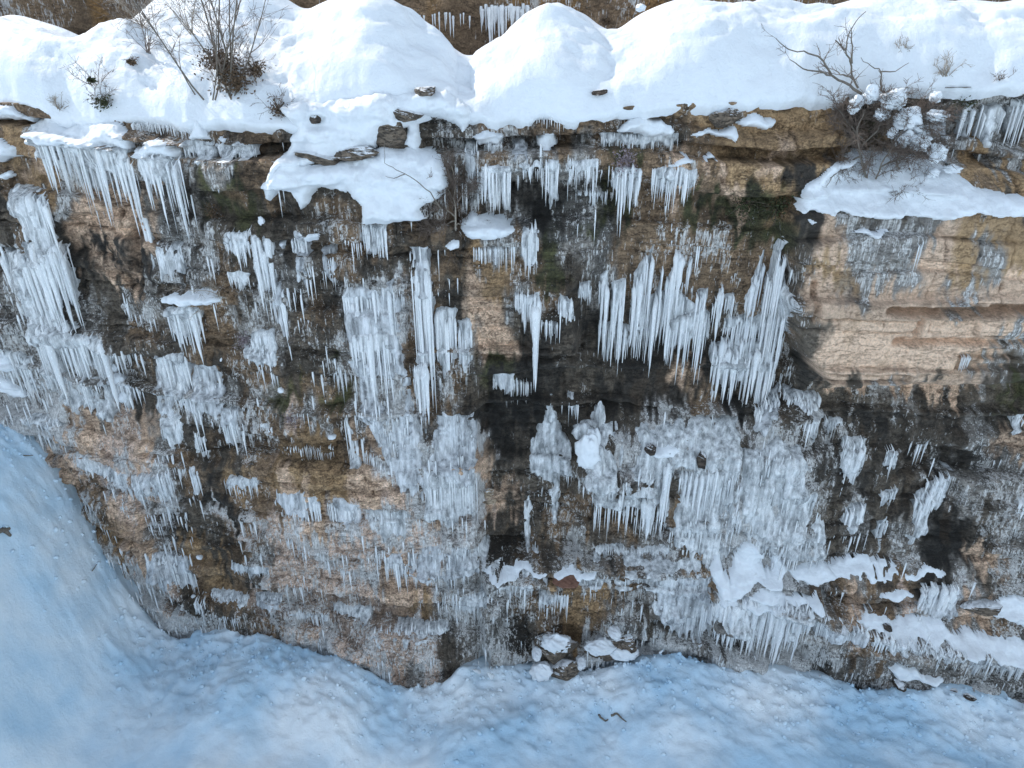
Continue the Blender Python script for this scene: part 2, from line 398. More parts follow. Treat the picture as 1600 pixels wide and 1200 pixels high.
# stone colours, laid out in 40-unit cells as seen on the wall
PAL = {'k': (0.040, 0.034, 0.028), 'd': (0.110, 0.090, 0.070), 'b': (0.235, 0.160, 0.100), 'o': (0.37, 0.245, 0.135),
       't': (0.62, 0.445, 0.325), 'g': (0.25, 0.235, 0.22), 'l': (0.36, 0.34, 0.335), 'p': (0.62, 0.47, 0.385),
       'm': (0.075, 0.075, 0.032), 'i': (0.36, 0.37, 0.39)}
ICE = {'k': 0.05, 'd': 0.3, 'b': 0.38, 'o': 0.14, 't': 0.1, 'g': 0.52, 'l': 0.72, 'p': 0.56, 'm': 0.1, 'i': 0.85}
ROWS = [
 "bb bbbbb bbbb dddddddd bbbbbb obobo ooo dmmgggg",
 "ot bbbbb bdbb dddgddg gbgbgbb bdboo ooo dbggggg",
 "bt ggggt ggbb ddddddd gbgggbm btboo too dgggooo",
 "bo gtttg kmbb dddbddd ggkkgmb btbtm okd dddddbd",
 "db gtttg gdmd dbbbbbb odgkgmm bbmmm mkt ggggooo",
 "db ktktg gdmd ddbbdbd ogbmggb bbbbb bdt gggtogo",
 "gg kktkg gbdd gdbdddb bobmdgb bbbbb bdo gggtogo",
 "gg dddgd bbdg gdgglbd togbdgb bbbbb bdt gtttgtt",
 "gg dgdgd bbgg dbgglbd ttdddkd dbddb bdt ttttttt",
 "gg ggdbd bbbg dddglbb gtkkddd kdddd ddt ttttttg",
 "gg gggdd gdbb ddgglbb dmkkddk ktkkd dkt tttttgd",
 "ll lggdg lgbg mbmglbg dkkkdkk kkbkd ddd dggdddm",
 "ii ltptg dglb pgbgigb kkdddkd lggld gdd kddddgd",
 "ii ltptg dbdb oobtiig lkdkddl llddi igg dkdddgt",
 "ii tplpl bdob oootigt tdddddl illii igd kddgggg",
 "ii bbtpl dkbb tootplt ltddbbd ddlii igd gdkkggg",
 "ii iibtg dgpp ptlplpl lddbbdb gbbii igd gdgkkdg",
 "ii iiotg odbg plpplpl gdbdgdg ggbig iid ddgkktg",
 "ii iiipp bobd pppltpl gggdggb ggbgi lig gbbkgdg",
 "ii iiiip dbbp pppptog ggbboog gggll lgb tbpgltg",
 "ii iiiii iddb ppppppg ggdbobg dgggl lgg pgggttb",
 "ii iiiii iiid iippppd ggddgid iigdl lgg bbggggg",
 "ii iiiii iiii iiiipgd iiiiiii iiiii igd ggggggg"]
ROWS = [r.replace(' ', '') for r in ROWS]; ROWS = [(r+'g'*40)[:40] for r in ROWS]
CM = np.array([[PAL[c] for c in r] for r in ROWS]); IM = np.array([[ICE[c] for c in r] for r in ROWS])
w1 = fbm(GX*1.1, GZ*0.8, 5, 111, 0.62); w2 = fbm(GX*1.1, GZ*0.55, 5, 131, 0.6); w3 = fbm(GX*5, GZ*0.6, 3, 141)
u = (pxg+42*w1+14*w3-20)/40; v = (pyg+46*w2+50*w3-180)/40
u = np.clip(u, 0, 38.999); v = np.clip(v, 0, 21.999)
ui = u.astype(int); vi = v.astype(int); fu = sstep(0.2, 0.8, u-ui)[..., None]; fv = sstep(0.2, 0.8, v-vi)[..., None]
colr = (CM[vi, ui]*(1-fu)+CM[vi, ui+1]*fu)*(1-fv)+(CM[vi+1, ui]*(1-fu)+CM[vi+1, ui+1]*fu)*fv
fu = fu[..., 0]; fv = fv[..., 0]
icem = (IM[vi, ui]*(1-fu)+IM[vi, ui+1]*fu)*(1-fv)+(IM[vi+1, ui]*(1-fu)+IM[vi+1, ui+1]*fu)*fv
# bed-to-bed tint, damp dark patches and rusty runs of the stone, plus painted crevice shade
tint = (0.8+0.4*_h(li, li*0, 21))*(1-0.45*np.clip(crk*7, 0, 1))*(1-0.35*rec)  # crevice shade painted into crack seams and recessed beds
damp = sstep(0.05, 0.34, fbm(GX*0.9, GZ*0.6, 5, 151, 0.62)); rust = sstep(0.2, 0.5, fbm(GX*1.6, GZ*0.5, 4, 171))
tanm = sstep(0.22, 0.35, colr[..., 0])
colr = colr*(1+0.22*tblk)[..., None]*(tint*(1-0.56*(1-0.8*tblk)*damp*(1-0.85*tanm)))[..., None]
colr = colr*(1-0.45*brown*(1-vn(GX*3.2, GZ*0.22, 161)))[..., None]*(1+0.25*brown)[..., None]
colr = colr*(1-rust[..., None]*0.22)+rust[..., None]*0.22*np.array((0.24, 0.15, 0.08))*(0.35+colr.mean(-1, keepdims=True)*2.6)
icem = np.clip(icem+0.25*fbm(GX*0.8, GZ*0.5, 4, 191), 0, 1)
RIM = [(-400, 165), (0, 160), (40, 186), (440, 192), (470, 200), (560, 190), (640, 180), (690, 160), (725, 178), (745, 182), (900, 182), (980, 166), (1200, 156), (1310, 150), (1400, 138), (1500, 138), (1600, 130), (2000, 120)]
rz = z_at(np.interp(800+FPX*gx/22.5, *zip(*RIM)), 0.0)
for k in range(3): rz = z_at(np.interp(800+FPX*gx/22.5, *zip(*RIM)), samp(YS, gx, rz))
rz = blur1(rz[None, :], 3, 1)[0]+0.02
above = np.clip(GZ-rz[None, :], 0, None)
V = np.stack([GX, YG+3.0*np.clip(above, 0, 0.25), np.where(above > 0, rz[None, :]+0.0*GZ+0.15*np.clip(above, 0, .2), GZ)], -1).reshape(-1, 3)
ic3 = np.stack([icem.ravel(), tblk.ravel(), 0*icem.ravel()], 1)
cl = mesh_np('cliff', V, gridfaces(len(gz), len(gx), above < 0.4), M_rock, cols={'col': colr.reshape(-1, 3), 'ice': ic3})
tag(cl, kind='structure')
del V
# rear wall of rock beyond the snow mounds
bx = np.arange(-34, 34, 0.12); bz = np.arange(-4, 7.0, 0.12); BX, BZ = np.meshgrid(bx, bz)
BL = np.searchsorted(edges+4, BZ+0.15*fbm(BX*0.3, BZ*0.3, 2, 7))
BY = 11.5-0.35*(BZ < 3.2+0.5*fbm(BX*.3, BX*0, 2, 4))-0.4*fbm(BX*0.4, BZ*0.5, 4, 201)-0.5*_h(BL, BL*0, 33)-0.12*fbm(BX*3, BZ*3, 3, 204)+0.05*BX*sstep(0, -20, BX)
bc = np.array(PAL['b'])*(0.6+0.8*vn(BX*0.8, BZ*0.25, 61))[..., None]
om = sstep(0.5, 0.75, vn(BX*1.1, BZ*0.3, 63))[..., None]; bc = bc*(1-om)+np.array((0.26, 0.15, 0.06))*om
bi = np.clip(0.42+0.5*fbm(BX*0.6, BZ*0.3, 3, 66), 0, 1)
bw = mesh_np('rear_cliff', np.stack([BX, BY, BZ], -1).reshape(-1, 3), gridfaces(len(bz), len(bx)), M_rock,
             cols={'col': bc.reshape(-1, 3), 'ice': np.repeat(bi.reshape(-1, 1), 3, 1)})
tag(bw, kind='structure')

# ------------------------------------------------------------------ snow on the plateau above the rim
CREST = [(-400, 30), (0, 32), (50, 22), (110, 42), (150, 64), (185, 60), (230, 25), (280, -15), (400, -40), (450, -10), (490, 18), (510, 5), (545, -8), (590, -14), (630, 5), (670, 38), (715, 80), (738, 92), (765, 72), (810, 34), (860, 14), (905, 16), (935, 42), (957, 52), (985, 26), (1020, 8), (1060, -6), (1110, 6), (1150, 14), (1200, 2), (1260, 14), (1310, 0), (1345, -14), (1420, 10), (1480, -2), (1540, 4), (1600, -15), (2000, -15)]
DCR = [(-400, 3.5), (0, 3.4), (60, 3.2), (150, 4.8), (230, 5.4), (300, 5.0), (440, 5.6), (480, 5.4), (520, 4.0), (600, 3.2), (680, 4.4), (738, 6.0), (790, 4.0), (860, 3.0), (930, 4.6), (955, 5.8), (1000, 4.0), (1100, 3.2), (1250, 3.8), (1400, 3.6), (1600, 4.0), (2000, 4.0)]
sx = np.arange(-34, 34, 0.09)
pX = 800+FPX*sx/22.5
tt = np.concatenate([[-0.35, -0.1, 0.0, 0.04, 0.1], np.linspace(0.18, 7.2, 110), np.linspace(7.4, 16, 20), [30, 60]])
SX, TT = np.meshgrid(sx, tt); PXm = np.broadcast_to(pX, SX.shape)
rimpy = np.interp(pX, *zip(*RIM))
fy = np.zeros_like(sx)
for k in range(3):
    zr = z_at(rimpy, fy); fy = samp(YS, sx, zr)
fyn = 0.24*fbm(sx*1.1, sx*0, 4, 301); zrn = 0.16*fbm(sx*1.7, sx*0+3, 4, 303)
fy = blur1(blur1(fy[None, :], 12, 1), 12, 1)[0]-0.26; zr = blur1(z_at(rimpy, fy)[None, :], 5, 1)[0]
dc = np.interp(pX+12*fbm(sx*0.6, sx*0, 3, 8), *zip(*DCR)); dc = blur1(blur1(dc[None, :], 12, 1), 12, 1)[0]
ycr = fy+dc; pX2 = 800+FPX*sx/(24+ycr)/cP*0.98
cpy = np.interp(800+FPX*sx/((24+ycr)*cP+0.3), *zip(*CREST)); zc_ = z_at(cpy, ycr)
zc_ = blur1(zc_[None, :], 4, 1)[0]
t = np.clip(TT/dc, 0, 1); ex = np.interp(dc, [3.0, 4.0, 6.0], [0.72, 0.95, 1.25])
tb = t**ex; tb = 0.5*tb+0.5*np.sin(tb*math.pi/2)
zrow = zr+0*SX; wx_ = (0.9*fbm(SX*0.25+2, TT*0.4, 2, 351))*np.sin(np.pi*t)
zbl = blur1(blur1(blur1(zc_[None, :], 14, 1), 14, 1), 10, 1)[0]-0.25
zcw = np.interp(SX+wx_, sx, zc_)*t**3+np.interp(SX+wx_, sx, zbl)*(1-t**3)
SZ = zrow+(zcw-zrow)*tb
lip = 0.30*(1-np.exp(-np.clip(TT, 0, 9)/0.22)); env = np.clip(TT/1.2, 0, 1)*np.clip((dc-TT)/1.5, 0.0, 1)
SZ = SZ+lip*np.clip(1-t, 0, 1)
wob = fbm(SX*0.35+0.3*TT, TT*0.8, 3, 311)
SZ = SZ+env*(0.50*wob+0.34*(ridge(SX*0.45, TT*0.9+0.35*wob, 2, 315)-0.5)+0.09*fbm(SX*1.3, TT*3.6, 4, 321)+0.05*fbm(SX*3.2, TT*4.0, 3, 327)+0.05*(ridge(SX*0.9+0.6*wob, TT*4.2, 2, 323)-0.5))
dome = np.zeros_like(SZ)
for (dx_, dt_, rx_, rt_, hh_) in ((-4.9, 1.9, 2.9, 2.3, .75), (-6.6, 2.6, 1.6, 1.4, .45), (0.9, 1.7, 2.5, 2.1, .8), (2.2, 1.0, 1.7, 1.2, .35), (6.0, 1.7, 3.3, 1.7, .6), (8.8, 2.6, 2.6, 1.6, .6), (10.8, 1.1, 2.9, 1.3, .5),
        (13.9, 1.9, 2.4, 1.8, .6), (17.5, 1.4, 3, 1.7, .6), (-17.2, 1.6, 2.6, 1.6, .6), (-14.2, 1.1, 2.0, 1.2, .5), (-15.2, 2.4, 1.7, 1.1, .5), (-11.8, 0.9, 1.7, 0.9, .3), (-8.9, 1.0, 1.6, 1.0, .3), (4.2, 0.7, 1.7, .8, .3), (-3.1, 0.9, 1.3, .9, .3), (20.5, 2, 3, 2, .6), (-21, 2, 3, 2, .6)):
    ax = (SX-dx_+0.35*fbm(SX*0.7, TT*0.7, 3, int(dx_*10)+700))/rx_; bt = (TT-dt_+0.25*fbm(SX*0.9, TT*0.9, 3, int(dx_*10)+750))/rt_
    dome = np.maximum(dome, hh_*np.sqrt(np.clip(1-ax*ax-bt*bt, 0, 1)))
SZ = SZ+dome*np.clip((dc-TT)/1.0, 0.12, 1)*np.clip(TT/0.25, 0, 1)*np.where(TT > dc, 0, 1)
ledges = 0.06*np.sin((SZ*7.5+1.5*wob*3+0.3*SX)); SZ = SZ+env*ledges*sstep(0.0, 0.4, vn(SX*0.25, TT*0.5, 331)-0.35)
left = sstep(-5.5, -7.5, SX)*sstep(-20, -12, SX)
SZ = SZ+env*left*0.12*fbm(SX*2.5, TT*3.5, 4, 341)
bk = np.clip(TT-dc, 0, None); SZ = np.where(TT > dc, zc_-1.8*(1-np.exp(-(bk/2.0)**2)), SZ)
SZ = np.where(TT < 0, zr-0.05+TT*0.9, SZ)
SZ[TT == 0] = (zr+0.02)[None, :].repeat(1, 0).ravel()[:]
dk = np.exp(-np.clip(TT, 0, 9)/0.45)
SZ = SZ+zrn*dk; SY = fy+fyn*dk+np.abs(TT)
SZ[-2:] += 6.0; SY[-2:] += 3
keep_ = np.ones_like(SX, bool); keep_[-2:] = False
ps = mesh_np('plateau_snow', np.stack([SX, SY, SZ], -1).reshape(-1, 3), gridfaces(len(tt), len(sx), keep_), M_snow)
tag(ps, kind='structure')
def plat(px, py):                    # image ray onto the plateau snow
    ys = np.arange(-1.5, 9, 0.05); best = None
    x, z = at(px, py, ys)
    for a, b_, c_ in zip(x, ys, z):
        j = int(np.clip((a-sx[0])/0.09, 0, len(sx)-1)); d = b_-fy[j]
        if d < 0: continue
        zz = np.interp(d, tt[2:-2], SZ[2:-2, j])
        if c_ <= zz: return float(a), float(b_), float(zz)
    return float(x[-1]), float(ys[-1]), float(z[-1])
# flat land behind the rear wall
mesh_o = mesh_np('upper_snowfield', [(-34, 10.4, 6.9), (34, 10.4, 6.9), (34, 12.5, 7.2), (-34, 12.5, 7.2), (-120, 160, 9), (120, 160, 9)], [(0, 1, 2, 3), (3, 2, 5, 4)], M_snow)
tag(mesh_o, kind='structure')

# ------------------------------------------------------------------ snow in the valley
FOOT = [(-900, 560), (-300, 590), (0, 640), (20, 668), (74, 702), (112, 760), (150, 824), (186, 884), (224, 944), (282, 988), (330, 985), (370, 982), (430, 975), (470, 1000), (550, 1015), (605, 1052), (650, 1062), (685, 1056), (705, 1036), (750, 1030), (790, 1040), (860, 1040), (940, 1030), (1000, 1008), (1060, 1005), (1100, 1020), (1180, 1038), (1250, 1050), (1300, 1056), (1360, 1062), (1400, 1058), (1470, 1066), (1520, 1072), (1600, 1084), (1900, 1110), (2400, 1140)]
FW = []
for (px, py) in FOOT:
    if -250 < px < 1850: FW.append(hit(px, py))
FW.sort(); fx_ = np.array([p[0] for p in FW]); fyy = np.array([p[1] for p in FW]); fz_ = np.array([p[2] for p in FW])
vx = np.concatenate([np.linspace(-160, -31, 30)[:-1], np.arange(-31, 31, 0.10), np.linspace(31, 160, 30)[1:]])
q = np.concatenate([[2.6, 1.6, 0.8, 0.35, 0.1], -np.arange(0.05, 12, 0.09), -np.linspace(12.2, 30, 60), -np.linspace(34, 200, 25)])
VX, Q = np.meshgrid(vx, q)
cz = np.interp(vx, fx_, fz_); cy = np.interp(vx, fx_, fyy)
cy = blur1(blur1(cy[None, :], 7, 1), 7, 1)[0]; cz = blur1(blur1(cz[None, :], 5, 1), 5, 1)[0]
d = -Q
sl_ = 0.16+0.05*sstep(-6, -18, VX)-0.04*sstep(2, 18, VX)
VZ = cz-np.where(d > 0, sl_*9*(1-np.exp(-d/9))*1.0+0.02*d, -0.3*d)
crust = np.exp(-(d/4.6)**2)*sstep(-0.1, 0.4, d)
VZ = VZ+sstep(0, 2.5, d)*(0.55*fbm(VX*0.22, d*0.26+0.2*VX*0.2, 2, 401)+0.22*fbm(VX*0.6, d*0.6, 2, 405))*np.clip(1.4-d/60, 0.2, 1)
VZ = VZ+crust*(0.15*(ridge(VX*1.3, d*1.7, 4, 411)-0.5)+0.24*fbm(VX*2.6, d*2.6, 4, 415)+0.10*(ridge(VX*4.5, d*4.5, 2, 417)-0.5))+0.05*fbm(VX*1.6, d*1.6, 4, 419)
VZ = VZ-0.75*np.exp(-((d-0.0)/0.32)**2)*sstep(0.42, 0.66, vn(VX*0.5, VX*0, 421))
VZ = VZ+sstep(34, 120, d)*62      # unseen opposite valley side, raised to bounce warm sunlight onto the cliff
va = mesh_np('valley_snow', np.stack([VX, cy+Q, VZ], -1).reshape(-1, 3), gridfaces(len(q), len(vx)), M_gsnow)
tag(va, kind='structure')
def ground(px, py):
    ys = np.arange(-20, 3, 0.05)[::-1]; x, z = at(px, py, ys)
    for a, b_, c_ in list(zip(x, ys, z))[::-1]:
        j = int(np.argmin(np.abs(vx-a))); dd = cy[j]-b_
        if dd < -0.3: break
        zz = float(np.interp(-dd, q[::-1], VZ[::-1, j]))
        if c_ <= zz: return float(a), float(b_), zz
    return float(a), float(b_), float(c_)
# ------------------------------------------------------------------ builders for ice and snow lying on the wall
def patch(name, poly, thick, mat, r=0.25, base='snow', lump=0.0, flute=0.0, seed=0, step=0.05, parent=None, rag=0.12, holes=0):
    """a body of snow or ice lying against the wall: outline from its place on the wall, rounded real thickness"""
    W = [hit(*p) for p in poly]; P = [(w[0], w[2]) for w in W]
    xs = [p[0] for p in P]; zs = [p[1] for p in P]
    x = np.arange(min(xs)-0.3, max(xs)+0.3, step); z = np.arange(min(zs)-0.3, max(zs)+0.3, step)
    X, Z = np.meshgrid(x, z)
    vr = 0.0
    if flute:
        zt_, zb_ = max(zs), min(zs); dn = sstep(0.35, 0.9, (zt_-Z)/(zt_-zb_+1e-6))
        vr = rag*(0.9+3.2*dn)*fbm(X*3.6, Z*0.25, 3, seed+530, 0.7)
    d = sdist(X+rag*fbm(X*1.7, Z*1.7, 4, seed+500), Z+rag*fbm(X*1.9, Z*1.4, 4, seed+520)+vr, P)
    if holes: d = np.minimum(d, 0.9*(fbm(X*1.1, Z*0.42, 4, seed+580, 0.6)+holes))
    t = np.clip(d/r, 0, 1); pr = np.sqrt(1-(1-t)**2)
    yb = np.minimum(samp(YS, X, Z), samp(YG, X, Z)+0.04)
    th = thick*pr
    if lump: th = th*(1+1.3*lump*fbm(X*1.6, Z*2.2, 4, seed+540))+pr*0.10*fbm(X*3.5, Z*4.5, 4, seed+545)+pr*0.12*(ridge(X*1.8, Z*2.6, 3, seed+548)-0.5)
    if flute:
        th = th+pr*flute*(ridge(X*3.0+0.35*fbm(X, Z*0.5, 2, seed), Z*0.16, 2, seed+560)-0.5)*2.0+pr*0.02*fbm(X*9, Z*2, 2, seed+565)
        th = th-0.30*vn(X*2.6, Z*0.45, seed+570)*(1-np.clip(d/0.8, 0, 1))*min(1, thick/0.25)
    Y = np.where(d > 0, yb-th, samp(YG, X, Z)+0.06)
    keep = d > -step*1.2
    lab = np.where(keep, np.arange(1, keep.size+1).reshape(keep.shape), 0)       # keep one connected body
    for _ in range(400):
        l2 = lab.copy()
        l2[1:] = np.maximum(l2[1:], lab[:-1]); l2[:-1] = np.maximum(l2[:-1], lab[1:]); l2[:, 1:] = np.maximum(l2[:, 1:], lab[:, :-1]); l2[:, :-1] = np.maximum(l2[:, :-1], lab[:, 1:])
        l2[~keep] = 0
        if (l2 == lab).all(): break
        lab = l2
    cnt = np.bincount(lab[lab > 0]) if keep.any() else [0]
    keep = keep & (lab == int(np.argmax(cnt)))
    F = gridfaces(len(z), len(x), keep)
    if not len(F): return None
    Vv, F, _ = compact(np.stack([X, Y, Z], -1).reshape(-1, 3), F)
    return mesh_np(name, Vv, F, mat, parent)

RS = np.random.RandomState(11)
def icicle_mesh(L, R, seg=9, sides=7, rs=RS, back=0.0):
    t = np.linspace(0, 1, seg)**1.25; r = R*(1-t)**rs.uniform(0.55, 1.0)
    r = r*(1+0.22*rs.uniform(-1, 1, seg)*(t > 0.02)); r[0] = R*0.7; r[1] = R*1.05; r[-1] = 0.002
    a = np.linspace(0, 2*math.pi, sides, endpoint=False)+rs.rand()*6
    wob = np.cumsum(rs.uniform(-1, 1, (seg, 2)), 0)*R*0.10
    ell = rs.uniform(0.7, 1.2)
    V = np.stack([np.cos(a)[None]*r[:, None]+wob[:, :1], np.sin(a)[None]*r[:, None]*ell+wob[:, 1:], np.repeat(-L*t[:, None], sides, 1)], -1)
    if back:                             # the root runs back and up into the wall, so no blunt end shows
        root_ = V[0].copy(); root_ = root_.mean(0)+(root_-root_.mean(0))*0.3+np.array([0, back*0.8, back*0.35]); V = np.concatenate([root_[None], V]); seg += 1
    i = np.arange(seg*sides).reshape(seg, sides); j = np.roll(i, -1, 1)
    F = np.stack([i[:-1], i[1:], j[1:], j[:-1]], -1).reshape(-1, 4)
    return V.reshape(-1, 3), F
def interp_path(P, x):
    P = sorted(P); return np.interp(x, [p[0] for p in P], [p[1] for p in P])
CURT = 0
def curtain(label, top, tips, out=0.18, dens=1.9, w=0.055, sheet=0.45, mat=None, smat=None, group=None, seed=None, minf=0.40, cat='icicles', extra=None, name='ice_curtain', thick=None):
    """a row of icicles grown together: ice base on the wall plus every icicle as a part"""
    global CURT
    CURT += 1; rs = np.random.RandomState(CURT*13+5)
    mat = mat or M_ice; smat = smat or M_sheet
    xa = min(p[0] for p in top); xb = max(p[0] for p in top)
    xm = 0.5*(xa+xb); o = hit(xm, float(interp_path(top, xm)))
    root = empty(name, (o[0], o[1]-out, o[2]), label, cat, group)
    n = int(min(98, max(1, (xb-xa)/dens)))
    T = []
    if sheet:
        xs_ = np.linspace(xa, xb, 6); up = [(x, float(interp_path(top, x))-3) for x in xs_]
        lo_ = []
        for x in xs_[::-1]:
            ty = float(interp_path(top, x)); by = float(interp_path(tips, x)); f = sheet*rs.uniform(0.6, 1.1)
            yy = ty+(by-ty)*f; xs2 = 800+(x-800)*(1-0.0003*(yy-ty)); lo_.append((xs2, yy))
        s = patch('ice_base', up+lo_, thick or max(0.06, out*0.85), smat, r=0.16, flute=0.10, seed=CURT*7, rag=0.10)
        if s: put_under(s, root)
    ph = rs.rand()*10
    for k in range(n):
        x = xa+(xb-xa)*(k+rs.rand())/n
        ty = float(interp_path(top, x)); by = float(interp_path(tips, x))
        big = 0.5+0.5*math.sin(x*0.42+ph+1.5*math.sin(x*0.17+ph))
        f = 1.04*(minf+(1-minf)*(0.40*rs.rand()+0.60*big)) if n > 3 else rs.uniform(0.85, 1.0)
        ty2 = ty+rs.uniform(-1, 5)+(by-ty)*0.28*rs.rand()*(sheet > 0)
        h = hit(x, ty2); yy = h[1]-out*rs.uniform(0.35, 1.1)
        zt = float(z_at(ty2, yy)); xw_ = float((x-800)/FPX*((yy+24)*cP-zt*sP))
        zb = float(z_at(ty+(by-ty)*f, yy)); L = max(0.12, zt-zb)
        R = rs.choice([0.6, 0.8, 1.0, 1.35, 1.9], p=[.25, .25, .22, .18, .10])*w*rs.uniform(0.55, 1.3)*(0.55+0.45*min(1.5, L/1.5))
        V, F = icicle_mesh(L, R, rs=rs, back=float(np.clip(h[1]-yy+0.15, 0.08, 0.32)))
        m = mesh_np('icicle', V, F, mat); m.location = (xw_, yy, zt+0.03)
        m.parent = root; m.location = (xw_-root.location[0], yy-root.location[1], zt+0.03-root.location[2])
    return root

curtain('fanned icicles under the snowy shelf at far upper left, leftmost bunch', [(58, 214), (100, 222)], [(58, 300), (75, 322), (100, 300)], 0.3)
curtain('long white icicle bunch narrowing downward, second bunch under the upper left snow shelf', [(104, 222), (160, 224)], [(104, 300), (125, 352), (150, 372), (160, 330)], 0.35)
curtain('broad icicle bunch, third from the left under the upper left snow shelf', [(165, 228), (207, 228)], [(165, 330), (180, 362), (195, 382), (207, 360)], 0.35)
curtain('blocky icicle bunch under the small separate snow cushion at upper left', [(218, 238), (281, 240)], [(218, 335), (235, 360), (262, 372), (281, 390)], 0.4)
curtain('thin crusted ice string reaching down to the twig ledge at left', [(222, 330), (228, 335)], [(222, 455), (228, 462)], 0.25, w=0.09, sheet=0.9)
curtain('short icicles along the brown band just above the blocky snow cushion', [(205, 192), (300, 195)], [(205, 232), (250, 222), (300, 236)], 0.12, w=0.035, sheet=0)
curtain('small icicle fringe right of the snow cushions at upper left', [(285, 225), (335, 222)], [(285, 262), (310, 296), (335, 275)], 0.12, w=0.035)
curtain('thin grey icicles below the left bush ledge', [(338, 222), (400, 226)], [(338, 262), (360, 300), (400, 268)], 0.12, w=0.035)
curtain('uppermost tier of the big frozen flow at the left edge', [(22, 292), (75, 300)], [(22, 400), (50, 430), (75, 420)], 0.3, w=0.08, sheet=0.85)
curtain('second tier of the big left frozen flow, long parallel icicles', [(38, 385), (72, 370), (106, 385)], [(38, 560), (60, 545), (85, 540), (106, 510)], 0.32, w=0.075, sheet=0.8)
curtain('third tier of the big left frozen flow, tips over purple rock', [(45, 475), (85, 480), (122, 525)], [(45, 610), (70, 640), (95, 625), (122, 640)], 0.3, w=0.07, sheet=0.7)
curtain('pale icicles hanging at the extreme left edge, upper row', [(0, 385), (42, 400)], [(0, 500), (25, 545), (42, 555)], 0.3, w=0.07, sheet=0.75)
curtain('pale icicles at the extreme left edge, lower row above the drift', [(2, 545), (50, 560)], [(2, 600), (30, 640), (50, 650)], 0.2, w=0.05, sheet=0.6)
curtain('slanting icicle row under the dark ledge left of the snowy sprig', [(120, 522), (165, 530)], [(120, 590), (140, 625), (165, 655)], 0.3, w=0.06, sheet=0.6)
curtain('low fringe of icicles beside the top of the left snow drift', [(35, 650), (92, 655)], [(35, 672), (60, 688), (92, 715)], 0.15, w=0.045)
curtain('icicles below the snowy sprig on the left wall', [(168, 580), (205, 600)], [(168, 640), (190, 688), (205, 680)], 0.25, w=0.05, sheet=0.5)
curtain('frosted column left of the grey middle, above the twig ledge', [(243, 382), (285, 384)], [(243, 450), (262, 456), (285, 445)], 0.15, w=0.05, sheet=0.9)
curtain('square grey icicle panel right of the mossy pocket', [(350, 362), (392, 360)], [(350, 412), (370, 436), (392, 425)], 0.2, w=0.045, sheet=0.6)
curtain('tall pale column beside the grey panel, reaching the purple twigs', [(392, 362), (425, 360)], [(392, 480), (405, 520), (425, 515)], 0.2, w=0.06, sheet=0.8)
curtain('lower continuation of the tall pale column', [(390, 520), (430, 515)], [(390, 590), (410, 622), (430, 605)], 0.2, w=0.05, sheet=0.6)
curtain('small icicles inside the notch below the grey panel', [(355, 425), (390, 428)], [(355, 455), (375, 470), (390, 462)], 0.15, w=0.035)
curtain('icicles hanging from the snow-covered twig ledge at left', [(258, 482), (312, 480)], [(258, 540), (272, 572), (290, 585), (312, 562)], 0.35, w=0.055, sheet=0.5)
curtain('white icicles under the frosted slab below the twig ledge', [(243, 556), (290, 552)], [(243, 620), (262, 660), (290, 640)], 0.2, w=0.05, sheet=0.7)
curtain('frosted rib of icicles on the left wall above the grey gully', [(250, 655), (282, 650)], [(250, 700), (265, 722), (282, 705)], 0.12, w=0.04, sheet=0.8)
curtain('grey ice column below the brown shoulder rock', [(455, 362), (478, 362)], [(455, 450), (466, 470), (478, 455)], 0.12, w=0.05, sheet=0.95, smat=M_grey)
curtain('thin white icicles right of the grey column below the shoulder', [(500, 395), (522, 385)], [(500, 450), (510, 470), (522, 455)], 0.15, w=0.04, sheet=0.8, smat=M_grey)
curtain('bunch of icicles directly under the snowy lip in the middle', [(566, 352), (602, 352)], [(566, 400), (580, 432), (602, 425)], 0.3, w=0.045, sheet=0.6)
curtain('upper part of the wide grey ice sheet left of centre', [(535, 455), (615, 445)], [(535, 560), (570, 640), (615, 600)], 0.15, w=0.05, sheet=0.95, smat=M_grey)
curtain('icicle strands on the face of the wide grey ice sheet', [(545, 520), (612, 520)], [(545, 590), (580, 650), (612, 640)], 0.25, w=0.045, sheet=0.4)
curtain('tall bluish pillar of ice left of centre', [(640, 385), (672, 385)], [(640, 640), (655, 700), (672, 660)], 0.2, w=0.07, sheet=0.9, smat=M_grey)
curtain('white strands at the foot of the tall bluish pillar', [(645, 570), (668, 570)], [(645, 670), (658, 702), (668, 690)], 0.35, w=0.05, sheet=0.6)
curtain('twin white icicle rows right of the bluish pillar', [(680, 482), (712, 480)], [(680, 640), (692, 660), (712, 600)], 0.2, w=0.045, sheet=0.7)
curtain('narrow icicle row beside the pale crumbly rock, centre', [(716, 505), (738, 500)], [(716, 600), (732, 640), (738, 620)], 0.2, w=0.04, sheet=0.7)
curtain('slim ice pillar left of the boxy curtain under the centre rim', [(727, 224), (745, 224)], [(727, 290), (736, 306), (745, 300)], 0.3, w=0.055, sheet=0.9)
curtain('boxy white ice curtain under the centre rim', [(751, 258), (797, 258)], [(751, 325), (770, 336), (797, 334)], 0.5, w=0.07, sheet=0.8, minf=0.75)
curtain('short frost fringe above the boxy centre curtain', [(757, 224), (785, 222)], [(757, 248), (785, 250)], 0.35, w=0.04, minf=0.5)
curtain('icicle fringe right of the boxy curtain, dark hollow behind', [(800, 255), (850, 250)], [(800, 275), (830, 290), (850, 300)], 0.2, w=0.035)
curtain('narrow long icicle cluster over the frozen trickle, upper centre', [(852, 245), (873, 245)], [(852, 320), (862, 345), (873, 330)], 0.25, w=0.045, sheet=0.8)
curtain('wide fringe left of the purple leaf cluster', [(884, 250), (936, 248)], [(884, 285), (905, 308), (936, 280)], 0.2, w=0.035)
